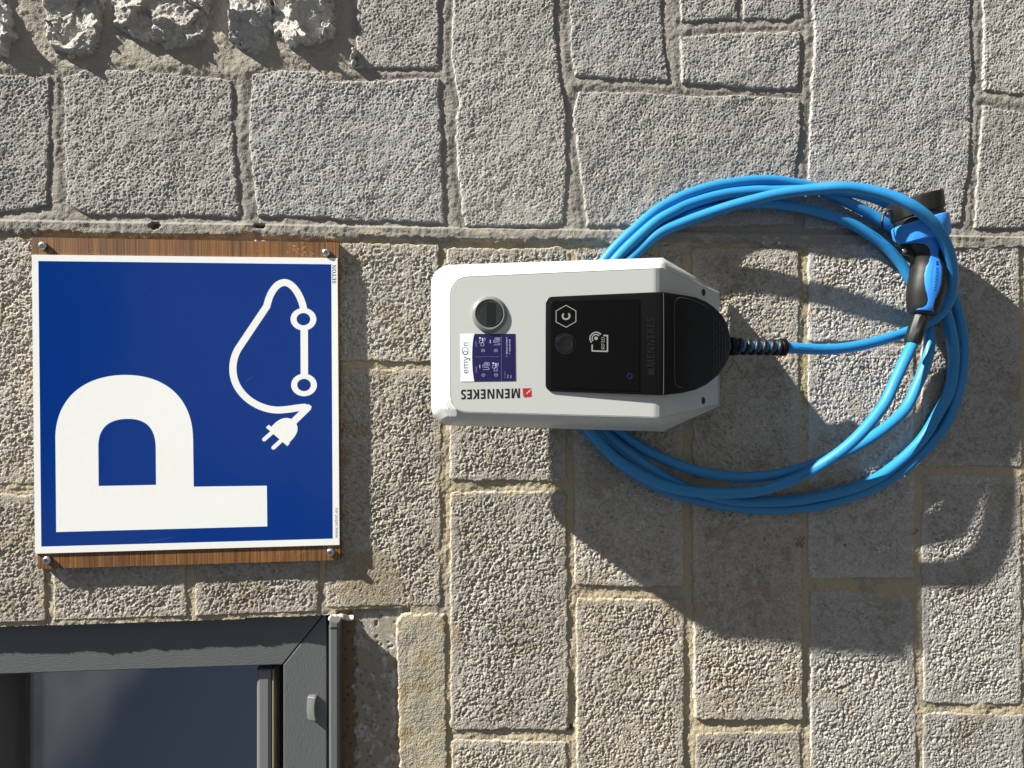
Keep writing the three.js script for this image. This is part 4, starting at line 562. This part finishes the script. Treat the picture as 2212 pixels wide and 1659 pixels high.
{
  const scuff = canvasTex(2048, 256, (g) => { g.fillStyle = '#2784bf'; g.fillRect(0, 0, 2048, 256); const r = rng(3); for (let i = 0; i < 300; i++) { g.fillStyle = `rgba(${r() > 0.4 ? '14,60,100' : '90,170,225'},${r() * 0.3})`; g.fillRect(r() * 2048, r() * 256, 3 + r() * 24, 1 + r() * 2); } for (let i = 0; i < 9; i++) { g.fillStyle = 'rgba(12,22,34,.75)'; g.fillRect(r() * 2048, r() * 256, 6 + r() * 16, 2 + r() * 3); } });
  scuff.wrapS = scuff.wrapT = THREE.RepeatWrapping; scuff.repeat.set(3, 1);
  part('cable', new THREE.TubeGeometry(curve, 1500, CR, 18), phy({ map: scuff, roughness: 0.44, bumpMap: dataTex(128, (u, v) => grey(0.5 + 0.4 * gnoise(u * 60, v * 60, 60, 141))), bumpScale: 0.00004 }), cable);
  // spiral strain relief at the charger's outlet
  const c = [at(1576, 748, 0.056), at(1692, 750, 0.052)], ax = c[1].clone().sub(c[0]), len = ax.length(), dir = ax.normalize(), up = V3(0, 1, 0), sd = dir.clone().cross(up).normalize(), u2 = sd.clone().cross(dir), pts = [], turns = 6.2;
  const wide = []; const nS = 360, sec = [[-0.0034, 0], [-0.0030, 0.0036], [-0.001, 0.0046], [0.001, 0.0046], [0.0030, 0.0036], [0.0034, 0]], pos = [], idx = [];
  for (let i = 0; i <= nS; i++) { const t = i / nS, a = -t * turns * 6.2832, rd = u2.clone().multiplyScalar(Math.cos(a)).add(sd.clone().multiplyScalar(Math.sin(a))), o = c[0].clone().addScaledVector(dir, 0.004 + t * (len - 0.008)); sec.forEach(([s, h]) => { const p = o.clone().addScaledVector(dir, s).addScaledVector(rd, 0.0074 + h * (1.12 - 0.12 * t)); pos.push(p.x, p.y, p.z); }); if (i) for (let k = 0; k < 5; k++) { const a0 = (i - 1) * 6 + k, b0 = i * 6 + k; idx.push(a0, a0 + 1, b0 + 1, a0, b0 + 1, b0); } }
  const relief = part('strain_relief', geom(pos, idx), phy({ color: rgb(0.014, 0.014, 0.015), roughness: 0.45, side: THREE.DoubleSide }), cable);
  const coll = (t, r, w) => { const g = new THREE.LatheGeometry([V2(0.006, -w), V2(r - 0.001, -w), V2(r, -w + 0.001), V2(r, w - 0.001), V2(r - 0.001, w), V2(0.006, w)], 32); g.applyQuaternion(new THREE.Quaternion().setFromUnitVectors(V3(0, 1, 0), dir)); const o = c[0].clone().addScaledVector(dir, len * t); g.translate(o.x, o.y, o.z); return g; };
  part('relief_collar', coll(0.985, 0.0124, 0.0042), black, relief); part('relief_collar', coll(0.04, 0.0132, 0.004), black, relief);
}

// ------------------------------------------------------------------ plug
{
  const plug = thing('charging_plug', 'black and blue charging plug with dust cap, tucked into the cable loop', 'plug', at(1972, 740, 0.04));
  const rubber = phy({ color: rgb(0.0105, 0.0105, 0.011), roughness: 0.46, bumpMap: dataTex(128, (u, v) => grey(0.5 + 0.45 * gnoise(u * 60, v * 60, 60, 151))), bumpScale: 0.00012 });
  const blue = phy({ color: rgb(0.035, 0.27, 0.78), roughness: 0.5 });
  // stations: left and right silhouette points in the picture, depth of the axis, flatness in z
  const station = (l, r, z, k = 1) => { const a = at(l[0], l[1], z), b = at(r[0], r[1], z); return { c: a.clone().add(b).multiplyScalar(0.5), u: b.clone().sub(a).multiplyScalar(0.5), h: a.distanceTo(b) / 2 * k }; };
  const loft = (st, n = 36, capA = true, capB = true, a0 = 0, a1 = Math.PI * 2, smooth = false) => {
    const pos = [], idx = [], full = a1 - a0 > 6.28; st.forEach((s) => { for (let i = 0; i <= n; i++) { const a = a0 + (a1 - a0) * i / n, p = s.c.clone().addScaledVector(s.u, Math.cos(a)).add(V3(0, 0, Math.sin(a) * s.h)); pos.push(p.x, p.y, p.z); } });
    for (let k = 0; k < st.length - 1; k++) for (let i = 0; i < n; i++) { const a = k * (n + 1) + i, b = a + n + 1; idx.push(a, b, b + 1, a, b + 1, a + 1); }
    for (const [on, k, f] of [[capA, 0, 1], [capB, st.length - 1, 0]]) if (on && full) { const o = pos.length / 3; pos.push(st[k].c.x, st[k].c.y, st[k].c.z); for (let i = 0; i < n; i++) { const a = k * (n + 1) + i; f ? idx.push(o, a, a + 1) : idx.push(o, a + 1, a); } }
    const g = geom(pos, idx); return smooth ? g : toCreasedNormals(g, 0.7);
  };
  const Z = 0.064;
  part('dust_cap', loft([station([1928.5, 439.5], [2024, 415.5], Z, 0.98), station([1926, 441.2], [2026, 416], Z), station([1925.6, 443.5], [2026.4, 418.5], Z), station([1926.5, 447], [2027, 421.5], Z), station([1933.5, 476.5], [2030.2, 450], Z), station([1935, 477.8], [2029, 452], Z, 0.98)]), rubber, plug);
  part('socket_ring', loft([station([1937, 475], [2027, 449], Z), station([1936.5, 480], [2028.5, 456], Z), station([1939, 489], [2032, 463.5], Z), station([1939.5, 494], [2033, 470], Z)]), rubber, plug);
  part('collar', loft([station([1938.5, 489.5], [2034, 463], Z, 0.97), station([1936, 493], [2036.5, 464.5], Z), station([1935.5, 497], [2038, 468], Z), station([1939, 513], [2041.5, 490], Z), station([1944, 527], [2043.5, 507], Z - 0.001, 0.97), station([1949, 529], [2042, 511], Z - 0.002, 0.92)]), blue, plug);
  const gst = [station([1950, 524], [2042, 512], 0.060, 0.86), station([1957, 534], [2042, 527], 0.060, 0.84), station([1965.5, 543], [2041.5, 539], 0.060, 0.85), station([1971, 553], [2041.5, 552], 0.060, 0.86), station([1971, 570], [2043, 571], 0.059, 0.86), station([1969, 590], [2043, 592], 0.059, 0.87), station([1965.5, 608], [2040.5, 612], 0.0585, 0.87), station([1963, 627], [2036.5, 632], 0.058, 0.88), station([1962.5, 645], [2031.5, 651], 0.0575, 0.88), station([1963.5, 664], [2025, 670], 0.057, 0.9), station([1966.5, 674], [2020, 680], 0.0565, 0.9), station([1971, 679], [2014, 684], 0.056, 0.9)];
  // resample the grip smoothly
  const sample = (t) => { const n = gst.length - 1, f = clamp(t) * n, i = Math.min(n - 1, Math.floor(f)), e = f - i, P = (k) => gst[clamp(k, 0, n)], cr = (a, b, c, d) => 0.5 * (2 * b + (c - a) * e + (2 * a - 5 * b + 4 * c - d) * e * e + (3 * b - a - 3 * c + d) * e * e * e), v = (q) => V3(...['x', 'y', 'z'].map((m) => cr(P(i - 1)[q][m], P(i)[q][m], P(i + 1)[q][m], P(i + 2)[q][m]))); return { c: v('c'), u: v('u'), h: cr(P(i - 1).h, P(i).h, P(i + 1).h, P(i + 2).h) }; };
  const grip = part('grip', loft([...Array(61).keys()].map((i) => sample(i / 60)), 72, true, true, 0, Math.PI * 2, true), rubber, plug);
  part('cable_sleeve', loft([station([1972, 676], [2005, 685], 0.056), station([1970, 684], [2002.5, 692], 0.056), station([1962, 712], [1994, 719], 0.0558), station([1955.5, 733], [1987.5, 741.5], 0.0555), station([1956, 737.5], [1986, 744.5], 0.0555), station([1959, 739.5], [1983, 745.5], 0.0555)], 28), rubber, plug);
  // blue inlay on the grip: a strip that swells, narrows and ends in a fish tail; angles from the silhouette
  const edges = [[0.0, 1956, 2041], [0.04, 1972, 2041], [0.07, 1990, 2040], [0.10, 2000, 2038], [0.15, 2006, 2033], [0.22, 2009.5, 2027], [0.30, 2011, 2025], [0.36, 2008.5, 2029], [0.43, 2003, 2033], [0.50, 2000.5, 2034], [0.57, 1999.8, 2032.5], [0.64, 2000.5, 2028.5], [0.70, 2002.5, 2022.5], [0.745, 2003.5, 2017.5], [0.79, 2001.5, 2014.6], [0.825, 1996, 2014], [0.855, 1986, 2014.2], [0.872, 1983.5, 2015], [0.886, 1999, 2015.3], [0.895, 2013, 2015.6]];
  const pos = [], idx = [], uv = [], M = 14, K = 90;
  for (let i = 0; i <= K; i++) {
    const t = lerp(0.02, 0.895, i / K); let e = 0; while (e < edges.length - 2 && edges[e + 1][0] < t) e++; const f = sm(clamp((t - edges[e][0]) / (edges[e + 1][0] - edges[e][0]))), s = sample(t);
    const l = lerp(edges[e][1], edges[e + 1][1], f), r = lerp(edges[e][2], edges[e + 1][2], f);
    const ang = (px) => { const zt = s.c.z + s.h * 0.9, w = s.u.x; return Math.acos(clamp((at(px, 600, zt).x - s.c.x) / w, -0.985, 0.985)); };
    const a0 = ang(l), a1 = ang(r);
    for (let k = 0; k <= M; k++) { const a = lerp(a0, a1, k / M), ed = k === 0 || k === M || i === 0 || i === K ? 1.002 : 1.016, p = s.c.clone().addScaledVector(s.u, Math.cos(a) * ed).add(V3(0, 0, Math.sin(a) * s.h * ed)); pos.push(p.x, p.y, p.z); uv.push(k / M, 1 - i / K); if (i && k) { const b = i * (M + 1) + k, q = b - M - 1; idx.push(q - 1, b - 1, b, q - 1, b, q); } }
  }
  const inkTex = canvasTex(256, 1024, (g) => { g.fillStyle = '#2f86e4'; g.fillRect(0, 0, 256, 1024); g.save(); g.translate(180, 440); g.rotate(Math.PI / 2 + 0.06); g.fillStyle = '#0b1c3c'; g.textBaseline = 'middle'; g.font = 'italic bold 62px sans-serif'; g.fillRect(-38, -26, 48, 50); g.fillStyle = '#2f86e4'; g.fillRect(-20, -8, 14, 14); g.fillStyle = '#0b1c3c'; const w = g.measureText('MENNEKES').width; g.scale(285 / w, 1); g.fillText('MENNEKES', 24 * w / 285, 0); g.restore(); g.save(); g.translate(104, 400); g.rotate(Math.PI / 2 + 0.06); g.fillStyle = '#12346e'; g.font = '30px sans-serif'; g.textBaseline = 'middle'; const w2 = g.measureText('MY POWER CONNECTION').width; g.scale(335 / w2, 1); g.fillText('MY POWER CONNECTION', 0, 0); g.restore(); });
  part('grip_inlay', geom(pos, idx, uv), phy({ map: inkTex, roughness: 0.45, side: THREE.DoubleSide }), plug);
  // flexible strap to the dust cap, with its rivet
  const strap = new THREE.TubeGeometry(new THREE.CatmullRomCurve3([at(1931, 455, 0.06), at(1921, 454, 0.062), at(1909, 463, 0.064), at(1905.5, 482, 0.066), at(1909, 499, 0.068), at(1919, 514, 0.068), at(1935, 527, 0.067), at(1948, 536, 0.066), at(1960, 544, 0.064)]), 60, 0.0016, 8); part('strap', strap, phy({ color: rgb(0.04, 0.04, 0.04), roughness: 0.5 }), plug);
  { const tab = new THREE.Shape(); [[1946, 531], [1958, 528], [1976, 535], [1978, 566], [1966, 552], [1948, 546]].forEach(([x, y], i) => { const p = at(x, y, 0.062); tab[i ? 'lineTo' : 'moveTo'](p.x, p.y); }); const g = new THREE.ExtrudeGeometry(tab, { depth: 0.006, bevelEnabled: true, bevelSize: 0.001, bevelThickness: 0.001, bevelSegments: 2 }); g.translate(0, 0, 0.058); part('strap_tab', g, rubber, plug); }
  const rv = at(1954, 541, 0.066), rg = new THREE.SphereGeometry(0.0039, 24, 14, 0, 6.2832, 0, Math.PI / 2); rg.scale(1, 0.55, 1); rg.rotateX(Math.PI / 2); rg.translate(rv.x, rv.y, rv.z); part('rivet', rg, std({ color: rgb(0.6, 0.57, 0.52), metalness: 1, roughness: 0.25 }), plug);
}

// ------------------------------------------------------------------ ground in front of the wall
{
  const g = new THREE.PlaneGeometry(300, 300); g.rotateX(-Math.PI / 2); const m = new THREE.Mesh(g, std({ color: rgb(0.05, 0.0505, 0.051), roughness: 1 })); m.name = 'ground'; m.userData = { label: 'grey paved ground in front of the wall', kind: 'structure' }; m.receiveShadow = true; scene.add(m);
}
renderer.render(scene, camera);
